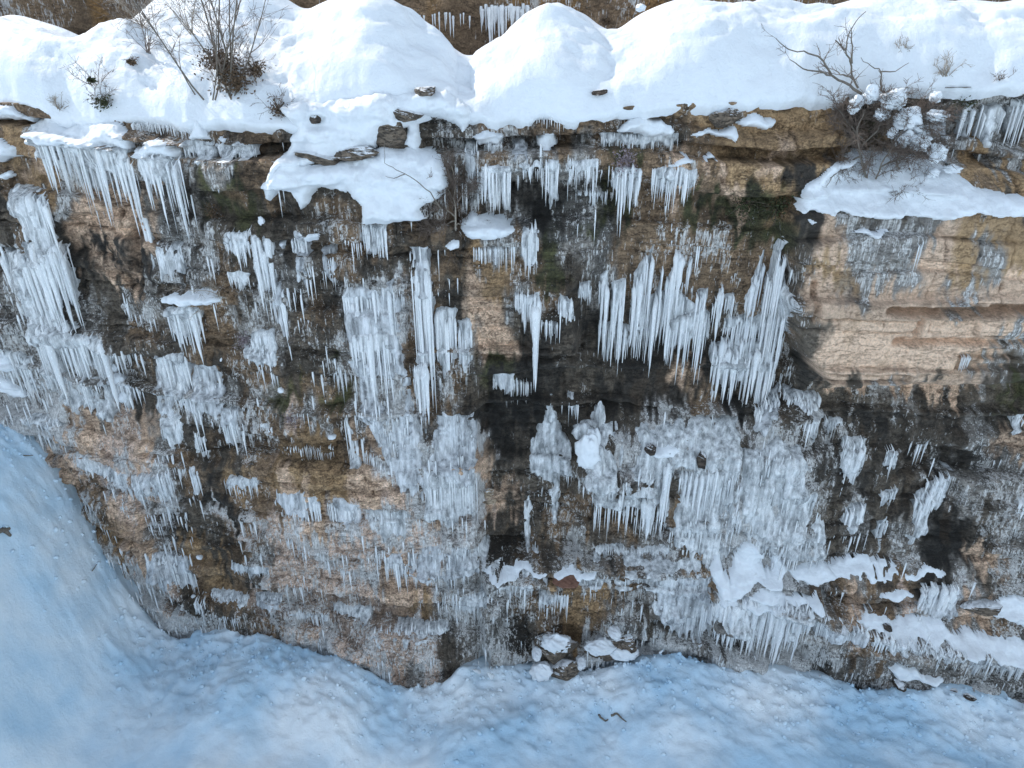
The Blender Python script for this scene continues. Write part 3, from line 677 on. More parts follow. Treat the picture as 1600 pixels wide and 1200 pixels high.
curtain('double pointed white icicles under the purple leaf cluster', [(958, 262), (1002, 262)], [(958, 300), (970, 382), (985, 340), (990, 375), (1002, 300)], 0.35, w=0.055)
curtain('thin icicle fringe under the ochre band, upper right of centre', [(1018, 262), (1088, 262)], [(1018, 320), (1045, 352), (1070, 330), (1088, 325)], 0.2, w=0.035)
curtain('icicles below the short ledge above the brown wall', [(900, 300), (950, 300)], [(900, 320), (930, 340), (950, 322)], 0.15, w=0.03, sheet=0)
curtain('frost drips on the grey band left of the ochre blocks', [(940, 210), (1060, 208)], [(940, 245), (1000, 255), (1060, 240)], 0.1, w=0.03, sheet=0.5)
curtain('grey frost strip below the centre rim', [(760, 186), (940, 184)], [(760, 202), (860, 215), (940, 208)], 0.1, w=0.025, sheet=0, dens=4)
curtain('smooth frozen trickle ending in a pale skirt, centre', [(815, 350), (842, 350)], [(815, 420), (830, 458), (842, 440)], 0.2, w=0.05, sheet=0.85)
curtain('wide skirt of icicles below the smooth trickle', [(804, 458), (842, 458)], [(804, 500), (820, 530), (842, 540)], 0.35, w=0.05, sheet=0.5)
curtain('single very long icicle spear under the skirt, centre', [(832, 470), (842, 470)], [(832, 600), (837, 640), (842, 600)], 0.4, w=0.075, sheet=0.35)
curtain('thin golden-backed icicles on the ochre wall, centre', [(738, 388), (805, 385)], [(738, 440), (755, 450), (805, 430)], 0.12, w=0.022, sheet=0)
curtain('pair of icicle spikes right of the long spear', [(872, 460), (898, 468)], [(872, 540), (882, 560), (898, 560)], 0.3, w=0.045, sheet=0.4)
curtain('short spikes beneath the mossy nose, centre', [(905, 445), (925, 440)], [(905, 470), (915, 495), (925, 480)], 0.25, w=0.035)
curtain('leftmost bunch hanging from the brown overhang', [(937, 430), (952, 420)], [(937, 540), (945, 570), (952, 560)], 0.3, w=0.05)
curtain('second bunch from the left on the brown overhang', [(955, 445), (978, 435)], [(955, 570), (966, 605), (978, 590)], 0.3, w=0.055)
curtain('stepped bunch of icicles on the brown overhang with greyish top', [(990, 430), (1022, 378)], [(990, 540), (1005, 555), (1022, 540)], 0.3, w=0.06)
curtain('longest white spear of the brown overhang', [(1022, 470), (1036, 415)], [(1022, 600), (1026, 618), (1036, 560)], 0.45, w=0.075)
curtain('tall bunch in the middle of the brown overhang, top near the moss', [(1040, 440), (1066, 372)], [(1040, 540), (1052, 560), (1066, 545)], 0.35, w=0.06)
curtain('thin pair beside a dark slot on the brown overhang', [(1072, 420), (1082, 390)], [(1072, 470), (1082, 468)], 0.3, w=0.045, sheet=0.3)
curtain('dense lower fringe in the middle of the brown overhang', [(1040, 500), (1105, 480)], [(1040, 570), (1068, 605), (1085, 590), (1105, 600)], 0.5, w=0.055)
curtain('white bunch under a blunt top on the brown overhang', [(1088, 455), (1106, 452)], [(1088, 560), (1098, 600), (1106, 625)], 0.35, w=0.055)
curtain('leaning bunch right of the middle of the brown overhang', [(1114, 480), (1132, 440)], [(1114, 520), (1125, 540), (1132, 530)], 0.35, w=0.05)
curtain('small bunch with rounded top on the brown overhang', [(1134, 460), (1148, 458)], [(1134, 520), (1148, 525)], 0.3, w=0.05)
curtain('broad ragged curtain below the brown overhang', [(1112, 535), (1172, 530)], [(1112, 610), (1130, 655), (1150, 640), (1172, 660)], 0.5, w=0.065, sheet=0.6)
curtain('long curtain at the lower right of the brown overhang', [(1172, 530), (1212, 532)], [(1172, 650), (1188, 685), (1212, 690)], 0.5, w=0.06, sheet=0.6)
curtain('tall icicles in the corner beside the tan block, left row', [(1162, 470), (1195, 385)], [(1162, 510), (1180, 525), (1195, 520)], 0.3, w=0.055)
curtain('tall icicles in the corner beside the tan block, right row', [(1195, 440), (1228, 375)], [(1195, 530), (1212, 560), (1228, 600)], 0.3, w=0.055, sheet=0.7)
curtain('grey strands in the dark corner under the tan block', [(1225, 610), (1282, 620)], [(1225, 660), (1250, 665), (1282, 720)], 0.25, w=0.05, smat=M_grey)
curtain('small hanging tuft of icicles below the tan block corner', [(1288, 655), (1318, 655)], [(1288, 670), (1300, 700), (1318, 672)], 0.25, w=0.035)
curtain('blue-grey icicles at the edge of the wide right sheet', [(1262, 640), (1282, 640)], [(1262, 690), (1275, 720), (1282, 700)], 0.3, w=0.05, sheet=0.8)
curtain('frosted upper column on the dark right wall', [(1316, 684), (1354, 684)], [(1316, 760), (1330, 785), (1354, 770)], 0.25, w=0.05, sheet=0.8)
curtain('icicle bundle right below the frosted upper column on the dark right wall', [(1318, 792), (1352, 790)], [(1318, 845), (1330, 860), (1352, 852)], 0.3, w=0.05, sheet=0.6)
curtain('narrow icicle tuft in the middle of the dark right wall', [(1384, 702), (1404, 700)], [(1384, 745), (1395, 760), (1404, 750)], 0.25, w=0.04, sheet=0.7)
curtain('tuft below the narrow tuft on the dark right wall', [(1378, 768), (1402, 765)], [(1378, 795), (1390, 805), (1402, 795)], 0.25, w=0.04, sheet=0.7)
curtain('faint lower trickle on the dark right wall', [(1372, 815), (1390, 810)], [(1372, 860), (1380, 875), (1390, 862)], 0.15, w=0.035, sheet=0.9)
curtain('leaning white frozen flow on the dark right wall, upper limb', [(1450, 752), (1485, 735)], [(1450, 800), (1468, 815), (1485, 790)], 0.3, w=0.06, sheet=0.95)
curtain('leaning white frozen flow on the dark right wall, lower limb', [(1430, 768), (1460, 765)], [(1425, 880), (1440, 870), (1460, 830)], 0.35, w=0.07, sheet=0.9)
curtain('thin vertical icicle on the tan block face', [(1436, 385), (1444, 378)], [(1436, 465), (1444, 440)], 0.2, w=0.035, sheet=0)
curtain('pair of icicles beneath the right end of the tan block', [(1503, 560), (1518, 555)], [(1503, 590), (1518, 600)], 0.2, w=0.04, sheet=0)
curtain('white trickle at the far right margin of the dark wall', [(1582, 645), (1600, 645)], [(1582, 680), (1600, 685)], 0.2, w=0.06, sheet=0.8)
curtain('pale icicle cut by the right margin, lower wall', [(1594, 780), (1604, 780)], [(1594, 825), (1604, 850)], 0.2, w=0.06, sheet=0.8)
curtain('long slanting icicles of the upper right recess, left bunch', [(1508, 162), (1525, 160)], [(1508, 268), (1525, 235)], 0.35, w=0.06, sheet=0.5)
curtain('long slanting icicles of the upper right recess, middle bunch', [(1535, 165), (1570, 162)], [(1535, 292), (1552, 275), (1570, 225)], 0.4, w=0.07, sheet=0.5)
curtain('slanting icicles of the upper right recess nearest the margin', [(1578, 160), (1604, 155)], [(1578, 260), (1604, 240)], 0.35, w=0.055, sheet=0.5)
curtain('row of separate tapered icicles under the mid-height ice shelf', [(926, 780), (1034, 776)], [(926, 840), (950, 850), (990, 842), (1034, 852)], 0.4, w=0.075, dens=4.2, sheet=0.2, minf=0.55)
curtain('straight white ice post right of the tapered row', [(1036, 722), (1050, 720)], [(1036, 842), (1050, 856)], 0.35, w=0.08, sheet=0.8)
curtain('icicles in the right half of the mid-height ice shelf', [(1062, 738), (1150, 735)], [(1062, 790), (1100, 840), (1150, 800)], 0.3, w=0.055, sheet=0.7)
curtain('icicles reaching the long ledge below the mid-height ice shelf', [(1058, 815), (1104, 812)], [(1058, 868), (1080, 882), (1104, 872)], 0.2, w=0.05, sheet=0.7)
curtain('frosted drips left below the mid-height ice shelf', [(930, 855), (1050, 858)], [(930, 872), (1000, 880), (1050, 872)], 0.12, w=0.03, sheet=0.8)
curtain('slender ice column standing alone in the dark recess', [(820, 772), (830, 770)], [(820, 862), (826, 876), (830, 866)], 0.25, w=0.08, sheet=0.9)
curtain('white jagged strip left of the snow-crusted root', [(888, 615), (903, 625)], [(888, 650), (903, 668)], 0.2, w=0.06, sheet=0.9)
curtain('big bottom curtain right, left half touching the valley snow', [(1112, 936), (1190, 942)], [(1112, 985), (1140, 1022), (1190, 1038)], 0.3, w=0.075, sheet=0.7, minf=0.55)
curtain('big bottom curtain right, right half over the valley snow', [(1190, 942), (1272, 944)], [(1190, 1036), (1225, 1046), (1250, 1030), (1272, 1000)], 0.3, w=0.075, sheet=0.6, minf=0.5)
curtain('grey fringe just right of the big bottom curtain', [(1275, 960), (1360, 985)], [(1275, 1010), (1320, 1010), (1360, 1025)], 0.15, w=0.05, sheet=0.8, smat=M_grey)
curtain('square ice block hanging over the lower right snow band', [(1440, 915), (1500, 920)], [(1440, 965), (1470, 978), (1500, 975)], 0.25, w=0.08, sheet=0.85, smat=M_grey, minf=0.7)
curtain('white icicles over the dark hollow at the lower right margin', [(1550, 1025), (1602, 1034)], [(1550, 1062), (1575, 1072), (1602, 1080)], 0.4, w=0.06, sheet=0.35)
curtain('stubby ice teeth between the right margin and the grey ice block, low', [(1500, 1022), (1545, 1026)], [(1500, 1040), (1520, 1055), (1545, 1052)], 0.2, w=0.05, sheet=0.8, smat=M_grey)
curtain('double row of white icicles in the lower left wall, left half', [(205, 745), (238, 742)], [(205, 792), (220, 805), (238, 795)], 0.25, w=0.055, sheet=0.7)
curtain('double row of white icicles in the lower left wall, right half', [(238, 742), (268, 740)], [(238, 792), (255, 802), (268, 798)], 0.25, w=0.055, sheet=0.7)
curtain('pale icicles above the lower left ledge, nearer the drift', [(118, 710), (200, 745)], [(118, 742), (160, 775), (200, 790)], 0.12, w=0.04, sheet=0.6)
curtain('single hanging strip beside the orange rock patch, lower left', [(296, 728), (308, 728)], [(296, 790), (308, 812)], 0.2, w=0.045, sheet=0.7)
curtain('short pointed icicles from the small dark overhang, lower left', [(302, 675), (318, 675)], [(302, 720), (318, 742)], 0.15, w=0.04, sheet=0.7)
curtain('small icicle row along the dark ledge, lower left', [(350, 750), (402, 748)], [(350, 780), (375, 790), (402, 782)], 0.15, w=0.035)
curtain('tiny icicles beneath the red-brown patch, left of centre', [(405, 665), (426, 664)], [(405, 680), (415, 690), (426, 686)], 0.12, w=0.03)
curtain('fringe on the orange band, left of centre', [(440, 700), (520, 700)], [(440, 712), (490, 735), (520, 722)], 0.1, w=0.025, sheet=0)
curtain('frozen trickle dividing the orange band', [(538, 640), (560, 700)], [(538, 720), (552, 770), (560, 765)], 0.15, w=0.05, sheet=0.95)
curtain('golden-edged icicles on the right half of the orange band', [(565, 700), (610, 740)], [(565, 735), (590, 750), (610, 770)], 0.12, w=0.03, sheet=0)
curtain('fine strands of the pale frosted panel, centre low', [(662, 735), (745, 735)], [(662, 830), (700, 850), (745, 845)], 0.15, w=0.032, sheet=0.9, dens=2.6)
curtain('white strands on the upper edge of the pale frosted panel', [(690, 640), (745, 660)], [(690, 720), (720, 740), (745, 770)], 0.15, w=0.04, sheet=0.8, smat=M_grey)
curtain('short fringe beside the grey crust, centre low', [(700, 860), (762, 846)], [(700, 880), (740, 888), (762, 880)], 0.15, w=0.03)
curtain('icicles above the lowest prow of the wall', [(580, 985), (700, 975)], [(580, 1010), (640, 1040), (700, 1010)], 0.15, w=0.04, sheet=0.6)
curtain('icicles left above the prow of the wall', [(520, 945), (580, 950)], [(520, 970), (550, 985), (580, 980)], 0.1, w=0.035, sheet=0.6)
curtain('icicles right above the prow of the wall', [(715, 930), (765, 925)], [(715, 960), (740, 985), (765, 975)], 0.12, w=0.035, sheet=0.6)
curtain('icicle fringe over the orange nook, bottom centre', [(775, 905), (835, 905)], [(775, 935), (800, 948), (835, 945)], 0.15, w=0.035, sheet=0.5)
curtain('two drops of icicles in the orange nook, bottom centre', [(843, 925), (888, 930)], [(843, 965), (856, 978), (870, 955), (888, 978)], 0.25, w=0.04)
curtain('fine drips beneath the long ledge, bottom centre', [(960, 905), (1105, 900)], [(960, 925), (1030, 950), (1105, 935)], 0.1, w=0.03, sheet=0.5)
curtain('long faint strands in the lower left corner of the wall', [(225, 865), (298, 868)], [(225, 905), (260, 945), (298, 935)], 0.12, w=0.045, sheet=0.9, smat=M_grey)
curtain('crusted little icicle group standing at the lower left corner gap', [(304, 936), (320, 938)], [(304, 965), (314, 985), (320, 975)], 0.35, w=0.06, sheet=0.7)
curtain('pale strands on the purplish wall, lower left of centre', [(400, 930), (440, 930)], [(400, 955), (420, 965), (440, 960)], 0.1, w=0.035, sheet=0.8, smat=M_grey)
curtain('row of frosty strands above the lower left drift edge', [(360, 880), (420, 885)], [(360, 905), (390, 915), (420, 910)], 0.12, w=0.035, sheet=0.5)

curtain('ragged thin icicle fringe low on the brown overhang, left part', [(935, 500), (985, 510), (1020, 500)], [(935, 560), (960, 600), (1000, 575), (1020, 590)], 0.35, w=0.04, sheet=0.2)
curtain('thin icicle screen in the middle of the brown overhang, behind the spears', [(985, 470), (1050, 450), (1110, 490)], [(985, 560), (1050, 560), (1110, 590)], 0.12, w=0.04, sheet=0.5)
curtain('fine strands between the leaning bunch and the corner icicles', [(1130, 500), (1165, 490)], [(1130, 545), (1165, 560)], 0.25, w=0.04, sheet=0.3)
curtain('thin hanging screen left of the corner, over the broad ragged curtain', [(1150, 500), (1228, 490)], [(1150, 560), (1200, 600), (1228, 620)], 0.2, w=0.045, sheet=0.5)
curtain('lowest strands below the corner, above the wide right sheet', [(1180, 640), (1222, 600)], [(1180, 700), (1205, 720), (1222, 690)], 0.3, w=0.045, sheet=0.6, smat=M_grey)
curtain('fringe between the long spear and the overhang bunches', [(850, 500), (872, 505)], [(850, 530), (860, 560), (872, 550)], 0.2, w=0.03, sheet=0)
curtain('faint grey icicles in the dark recess top, left', [(770, 585), (805, 585)], [(770, 615), (790, 640), (805, 630)], 0.15, w=0.035, smat=M_grey)
curtain('small white fringe on the pale crumbly rock', [(795, 590), (830, 600)], [(795, 620), (815, 640), (830, 625)], 0.15, w=0.03, sheet=0)
curtain('frosted icicle rib between the twig ledge and the grey pillar row', [(300, 590), (345, 585)], [(300, 640), (325, 650), (345, 640)], 0.12, w=0.04, sheet=0.8, smat=M_grey)
curtain('pale rib right of the tall pale column, left middle', [(428, 440), (442, 440)], [(428, 560), (436, 590), (442, 560)], 0.15, w=0.05, sheet=0.8, smat=M_grey)
curtain('short white icicles on the left wall under the purple twigs', [(380, 545), (430, 545)], [(380, 590), (405, 615), (430, 600)], 0.15, w=0.04)
curtain('grey strand column in the gully left of the orange band', [(345, 640), (372, 640)], [(345, 700), (360, 720), (372, 700)], 0.12, w=0.04, sheet=0.8, smat=M_grey)
curtain('icicles streaking the lower wall under the orange band, left', [(430, 770), (500, 775)], [(430, 820), (465, 860), (500, 830)], 0.08, w=0.035, sheet=0.5, smat=M_grey)
curtain('icicles streaking the lower wall under the orange band, right', [(510, 780), (560, 790)], [(510, 850), (540, 880), (560, 850)], 0.08, w=0.035, sheet=0.5, smat=M_grey)
curtain('strands beneath the dark slit below the orange band', [(570, 800), (640, 802)], [(570, 850), (600, 875), (640, 860)], 0.1, w=0.035, sheet=0.6)
curtain('fine strands on the lower wall between slit and grey crust', [(600, 870), (650, 870)], [(600, 920), (625, 940), (650, 925)], 0.08, w=0.035, sheet=0.5, smat=M_grey)
curtain('thin icicle row far down the left wall, above the drift tip', [(330, 925), (390, 930)], [(330, 955), (360, 970), (390, 960)], 0.1, w=0.035, sheet=0.4)
curtain('pale strands low on the wall right of the drift tip', [(450, 950), (515, 960)], [(450, 980), (485, 995), (515, 990)], 0.08, w=0.035, sheet=0.4)
curtain('row of drips on the fluted lower wall, right of the boulders', [(1020, 940), (1105, 945)], [(1020, 975), (1060, 995), (1105, 1005)], 0.12, w=0.045, sheet=0.6)
curtain('frost drips under the red-brown ledge rock', [(900, 905), (955, 902)], [(900, 930), (930, 945), (955, 935)], 0.12, w=0.03, sheet=0.3)
curtain('icicle fringe under the slanting snow band, left part', [(1362, 990), (1440, 1006)], [(1362, 1025), (1400, 1040), (1440, 1045)], 0.2, w=0.05, sheet=0.6)
curtain('icicle fringe under the slanting snow band, middle part', [(1440, 1006), (1502, 1020)], [(1440, 1040), (1470, 1052), (1502, 1050)], 0.2, w=0.05, sheet=0.5)
# rear wall icicles, behind the mounds
def rear_curtain(label, xa, xb, y0, y1, y=10.9, n=14, w=0.06):
    rs = np.random.RandomState(int(xa)); x, z = at(0.5*(xa+xb), y0, y)
    root = empty('ice_curtain', (float(x), y, float(z)), label, 'icicles')
    for k in range(n):
        px = xa+(xb-xa)*(k+rs.rand())/n; xx, zt = at(px, y0+rs.uniform(-3, 6), y-rs.uniform(0, 0.5)); zb = z_at(y0+(y1-y0)*rs.uniform(0.35, 1), y)
        V, F = icicle_mesh(max(0.2, float(zt-zb)), w*rs.uniform(0.7, 1.5), rs=rs)
        m = mesh_np('icicle', V, F, M_ice); m.parent = root; m.location = (float(xx)-root.location[0], -rs.uniform(0.1, 0.5), float(zt)-root.location[2])
rear_curtain('white icicles on the rear wall between the two biggest mounds', 748, 828, 8, 82, n=22, w=0.09)
rear_curtain('greyish icicles on the rear wall above the left snow hump', 98, 148, -2, 44, n=16, w=0.09)
rear_curtain('short icicles on the rear wall left of the centre mound dip', 655, 735, 20, 66, n=12, w=0.04)

# ------------------------------------------------------------------ ice sheets glazing the wall
def sheet(label, poly, thick, mat=None, flute=0.12, seed=1, name='ice_sheet', cat='ice sheet', r=0.3, lump=0.4, rag=0.2, holes=0.22):
    o = patch(name, poly, thick, mat or M_sheet, r=r, flute=flute, lump=lump, seed=seed, rag=rag, holes=holes)
    return tag(o, label, cat)
sheet('wide frosted ice sheet at right of centre beside the dark wall', [(1160, 700), (1210, 688), (1285, 700), (1288, 800), (1284, 880), (1230, 884), (1180, 860), (1158, 800)], 0.22, seed=3)
sheet('pointed fan of grey ice spreading down the dark recess', [(860, 612), (872, 655), (893, 700), (895, 742), (876, 752), (872, 825), (864, 828), (856, 752), (828, 738), (824, 690), (846, 655)], 0.2, seed=5)
sheet('lumpy grey ice mass with two dark holes above the mid-height shelf', [(925, 665), (975, 650), (1050, 652), (1150, 650), (1158, 700), (1150, 740), (1040, 735), (1030, 778), (920, 778), (905, 745), (920, 710)], 0.25, seed=7, lump=0.9)
sheet('bluish glaze below the mid-height shelf, down to the long ledge', [(1060, 770), (1170, 750), (1180, 860), (1130, 870), (1060, 880), (1045, 830)], 0.15, seed=9)
sheet('thin glassy rim of ice lying along the long low ledge', [(750, 882), (860, 872), (1000, 874), (1110, 870), (1112, 892), (980, 900), (860, 896), (760, 900)], 0.1, seed=11, flute=0.03)
sheet('grey crusted ice patch left of the dark recess', [(655, 852), (750, 846), (758, 890), (700, 912), (650, 900)], 0.15, M_grey, seed=13)
sheet('large grey ice sheet covering the wall left of centre', [(535, 445), (620, 435), (632, 560), (660, 700), (662, 770), (620, 760), (585, 690), (560, 620), (534, 540)], 0.13, M_grey, seed=15)
sheet('grey glaze right of the bluish pillar', [(680, 650), (740, 640), (748, 740), (700, 760), (668, 740)], 0.1, M_grey, seed=19)
sheet('frozen slope of the far left flow, rough and bluish', [(20, 292), (74, 300), (96, 392), (112, 500), (175, 600), (180, 650), (120, 650), (66, 600), (46, 500), (26, 420)], 0.2, seed=21, lump=0.6)
sheet('faint frost sheet under the twig ledge at left', [(245, 575), (360, 560), (365, 640), (300, 650), (245, 650)], 0.06, M_grey, seed=23)
sheet('frozen apron behind the snow-laden bush at upper right', [(1400, 200), (1490, 175), (1500, 240), (1470, 250), (1430, 240)], 0.15, M_grey, seed=25)
sheet('fluted frost on the bottom wall between boulders and curtain', [(1030, 900), (1110, 895), (1118, 1010), (1060, 1000), (1020, 960)], 0.08, M_grey, seed=27)
sheet('pale skin of ice above the boxy curtain, under the rim', [(800, 222), (935, 215), (938, 245), (870, 250), (800, 250)], 0.12, M_grey, seed=29)

# ------------------------------------------------------------------ snow lying on ledges
def snow(label, poly, thick=0.25, r=0.3, seed=1, lump=0.3, name='snow_patch', rag=0.16, holes=0):
    o = patch(name, poly, thick, M_snow, r=r, lump=lump, seed=seed*31, rag=rag, holes=holes)
    if o: tag(o, label, 'snow')
    return o
snow('snow on the upper left shelf with icicle bunches below', [(46, 196), (75, 184), (110, 196), (150, 190), (190, 196), (208, 213), (205, 230), (165, 228), (110, 225), (95, 228), (60, 218)], 0.5, 0.3, 1)
snow('small separate snow cushion above the blocky icicle bunch', [(214, 230), (240, 219), (270, 219), (283, 232), (281, 244), (240, 243), (216, 244)], 0.55, 0.25, 2)
snow('small triangular snow wedge on the upper left band', [(308, 190), (314, 190), (332, 218), (297, 220)], 0.2, 0.15, 3)
snow('small white snow blob right of the triangular wedge', [(338, 218), (346, 214), (356, 218), (350, 224)], 0.2, 0.12, 4)
snow('large snow tongue spilling over the rim left of centre', [(436, 165), (560, 150), (700, 140), (738, 170), (735, 192), (722, 206), (700, 188), (660, 182), (640, 196), (600, 204), (585, 232), (530, 240), (478, 256), (446, 262), (428, 290), (420, 280), (436, 250), (452, 225), (466, 200)], 0.45, 0.45, 5)
snow('wide snow slab below the tongue, above the brown shoulder', [(418, 300), (448, 246), (470, 256), (530, 250), (560, 244), (600, 232), (640, 228), (690, 240), (702, 285), (685, 308), (655, 322), (668, 340), (610, 348), (570, 350), (566, 322), (545, 298), (500, 292), (468, 330), (456, 300), (436, 292)], 0.40, 0.4, 6, lump=0.4)
snow('narrow snow strip between the two dark rocks of the tongue', [(634, 190), (652, 188), (660, 222), (650, 232), (634, 225)], 0.25, 0.2, 7)
snow('snow streak left of the shoulder rock', [(414, 285), (432, 268), (440, 290), (425, 312), (416, 308)], 0.2, 0.15, 8)
snow('snow pad beneath the boxy ice curtain', [(720, 345), (740, 332), (800, 342), (806, 356), (770, 372), (740, 370), (722, 358)], 0.4, 0.25, 9)
snow('small snow cap on top of the boxy centre curtain', [(741, 209), (760, 203), (783, 209), (781, 221), (748, 223)], 0.45, 0.2, 10)
snow('pointed snow heap on the icy ledge, upper centre', [(836, 212), (850, 203), (860, 206), (874, 224), (860, 231), (840, 224)], 0.35, 0.2, 11)
snow('long snow cushion on the grey band, upper centre right', [(960, 202), (985, 185), (1030, 185), (1052, 202), (1045, 210), (1000, 212), (970, 206)], 0.4, 0.25, 12)
snow('broken snow line on the ochre ledge', [(1078, 206), (1110, 203), (1150, 198), (1152, 214), (1145, 222), (1128, 210), (1090, 212)], 0.25, 0.15, 13)
snow('snow pillow at the left end of the ochre blocks', [(1150, 190), (1180, 180), (1212, 188), (1205, 201), (1165, 200)], 0.35, 0.2, 14)
snow('little snow wedge on the lower ochre ledge, larger one', [(1040, 255), (1068, 240), (1084, 255)], 0.3, 0.15, 15)
snow('little snow wedge on the lower ochre ledge, smaller right one', [(1092, 251), (1108, 242), (1120, 251)], 0.25, 0.12, 16)
snow('sloping snow shelf on top of the tan block', [(1242, 322), (1262, 288), (1300, 250), (1330, 236), (1380, 240), (1430, 242), (1480, 260), (1520, 290), (1600, 312), (1700, 325), (1850, 330), (1850, 348), (1600, 337), (1540, 334), (1480, 340), (1420, 334), (1350, 340), (1290, 331), (1246, 330)], 0.3, 0.3, 17)
snow('thin snow sliver on the face of the tan block', [(1328, 363), (1350, 359), (1392, 362), (1370, 368)], 0.25, 0.1, 18)
snow('tiny snow spot at the top left of the tan block', [(1260, 343), (1268, 340), (1276, 345), (1268, 350)], 0.15, 0.1, 19)
snow('upper snow mound of the lower right step', [(1112, 885), (1130, 855), (1165, 847), (1215, 868), (1230, 888), (1222, 908), (1175, 905), (1150, 930), (1122, 935), (1112, 908)], 0.32, 0.2, 20, lump=0.6, rag=0.3, holes=0.38)
snow('lower snow mound of the lower right step', [(1155, 928), (1190, 914), (1230, 925), (1275, 925), (1282, 938), (1220, 942), (1180, 948)], 0.3, 0.15, 21, lump=0.6, rag=0.3)
snow('snow apron at the foot of the wide right ice sheet', [(1228, 888), (1280, 876), (1312, 893), (1290, 908), (1240, 906)], 0.25, 0.2, 22)
snow('long snow band slanting down the lower right step', [(1326, 962), (1360, 950), (1420, 963), (1500, 983), (1560, 985), (1600, 1005), (1750, 1045), (1750, 1060), (1600, 1029), (1500, 1016), (1440, 1003), (1400, 988), (1350, 976)], 0.2, 0.15, 23, rag=0.4, holes=0.42)
snow('snow field at the right margin above the slanting band', [(1530, 948), (1560, 930), (1600, 933), (1720, 950), (1720, 995), (1600, 976), (1550, 958)], 0.2, 0.15, 24, rag=0.35)
snow('broken snow crust at the foot of the dark right wall', [(1290, 880), (1340, 872), (1400, 885), (1480, 890), (1470, 905), (1390, 905), (1300, 900)], 0.12, 0.1, 25, rag=0.5, holes=0.3)
snow('snow scraps on the thin ochre step, lower right', [(1365, 928), (1400, 915), (1430, 925), (1400, 932)], 0.2, 0.12, 26, rag=0.2)
snow('snow in the corner at the extreme upper left', [(-30, 218), (10, 218), (30, 228), (32, 245), (10, 252), (-30, 250)], 0.4, 0.25, 27)
snow('small snow patch on the rock below the upper left corner', [(0, 275), (15, 268), (25, 275), (10, 283)], 0.25, 0.12, 28)
snow('snow on the twig ledge at left', [(255, 466), (270, 456), (310, 455), (345, 452), (352, 464), (320, 474), (285, 478), (262, 474)], 0.35, 0.2, 29)
snow('little snow tuft on the cliff right of the shoulder', [(696, 383), (706, 375), (720, 376), (720, 387), (706, 391)], 0.3, 0.15, 30)
snow('snow fleck under the brown shoulder', [(472, 370), (485, 363), (502, 366), (498, 375), (480, 377)], 0.2, 0.12, 31)
snow('tiny round snow fleck under the brown shoulder', [(436, 380), (442, 376), (448, 380), (444, 388)], 0.2, 0.1, 32)
snow('snow scrap on the left edge above the drift, upper one', [(-10, 548), (15, 548), (30, 575), (12, 580), (-10, 570)], 0.25, 0.2, 33)
snow('snow scrap on the left edge above the drift, lower one', [(-10, 580), (20, 592), (45, 618), (25, 622), (-10, 600)], 0.25, 0.2, 34)
snow('snow on the thin ledge at the extreme left of the rim', [(-20, 165), (30, 168), (62, 185), (60, 192), (25, 185), (-20, 180)], 0.35, 0.2, 35)
snow('frost cushion on the ice shelf above the dark holes', [(1010, 695), (1040, 685), (1070, 700), (1050, 715), (1020, 712)], 0.3, 0.25, 36)
snow('icy snow on the long low ledge, left piece', [(752, 885), (800, 876), (860, 880), (850, 895), (790, 898)], 0.2, 0.12, 37, rag=0.25)
snow('icy snow on the long low ledge, piece beside the red-brown rock', [(862, 890), (900, 880), (935, 890), (905, 908), (870, 905)], 0.25, 0.15, 38, rag=0.25)
snow('snow scraps beside the lowest right rocks', [(1385, 1045), (1410, 1035), (1440, 1050), (1480, 1055), (1460, 1062), (1400, 1058)], 0.25, 0.12, 39, rag=0.3)

# thousands of hair-thin icicles and drips all over the frosted rock
rs = np.random.RandomState(77); n = 9500; VV = []; FF = []; off = 0; made = 0
cand = rs.rand(60000, 2)
cx = gx[0]+2+cand[:, 0]*(gx[-1]-gx[0]-4); czz = -31+cand[:, 1]*28.3
prob = samp(icem, cx, czz); below = samp(YG, cx, czz-0.22)-samp(YG, cx, czz+0.02)
cl_ = fbm(cx*0.9, czz*0.9, 3, 701)
tanb = (samp(colr[..., 0], cx, czz) > 0.3)*(samp(icem, cx, czz) < 0.3)
sc = prob*0.8+np.clip(below, -0.1, 0.25)*0.9+0.5*cl_+0.35*rs.rand(len(cx))-tanb-0.8*samp(tblk, cx, czz)
ii = np.argsort(-sc)[:n]
for k in ii:
    x, z = cx[k], czz[k]; med = (k % 4 == 0)
    L = (0.45+0.9*rs.rand()**1.5) if med else 0.14+0.5*rs.rand()**2*(1.0+2.0*max(0, below[k])); R = rs.uniform(0.030, 0.052) if med else rs.uniform(0.014, 0.032)
    V, F = icicle_mesh(L, R, seg=4, sides=4, rs=rs)
    y = min(float(samp(YG, x, z)), float(samp(YG, x, z-L*0.4)), float(samp(YG, x, z-L*0.8)))-0.02
    VV.append(V+np.array([x, y, z])); FF.append(F+off); off += len(V)
o = mesh_np('small_icicles', np.concatenate(VV), np.concatenate(FF), M_ice)
tag(o, 'countless hair-thin icicles and drips all over the frosted rock', 'icicles', kind='stuff')
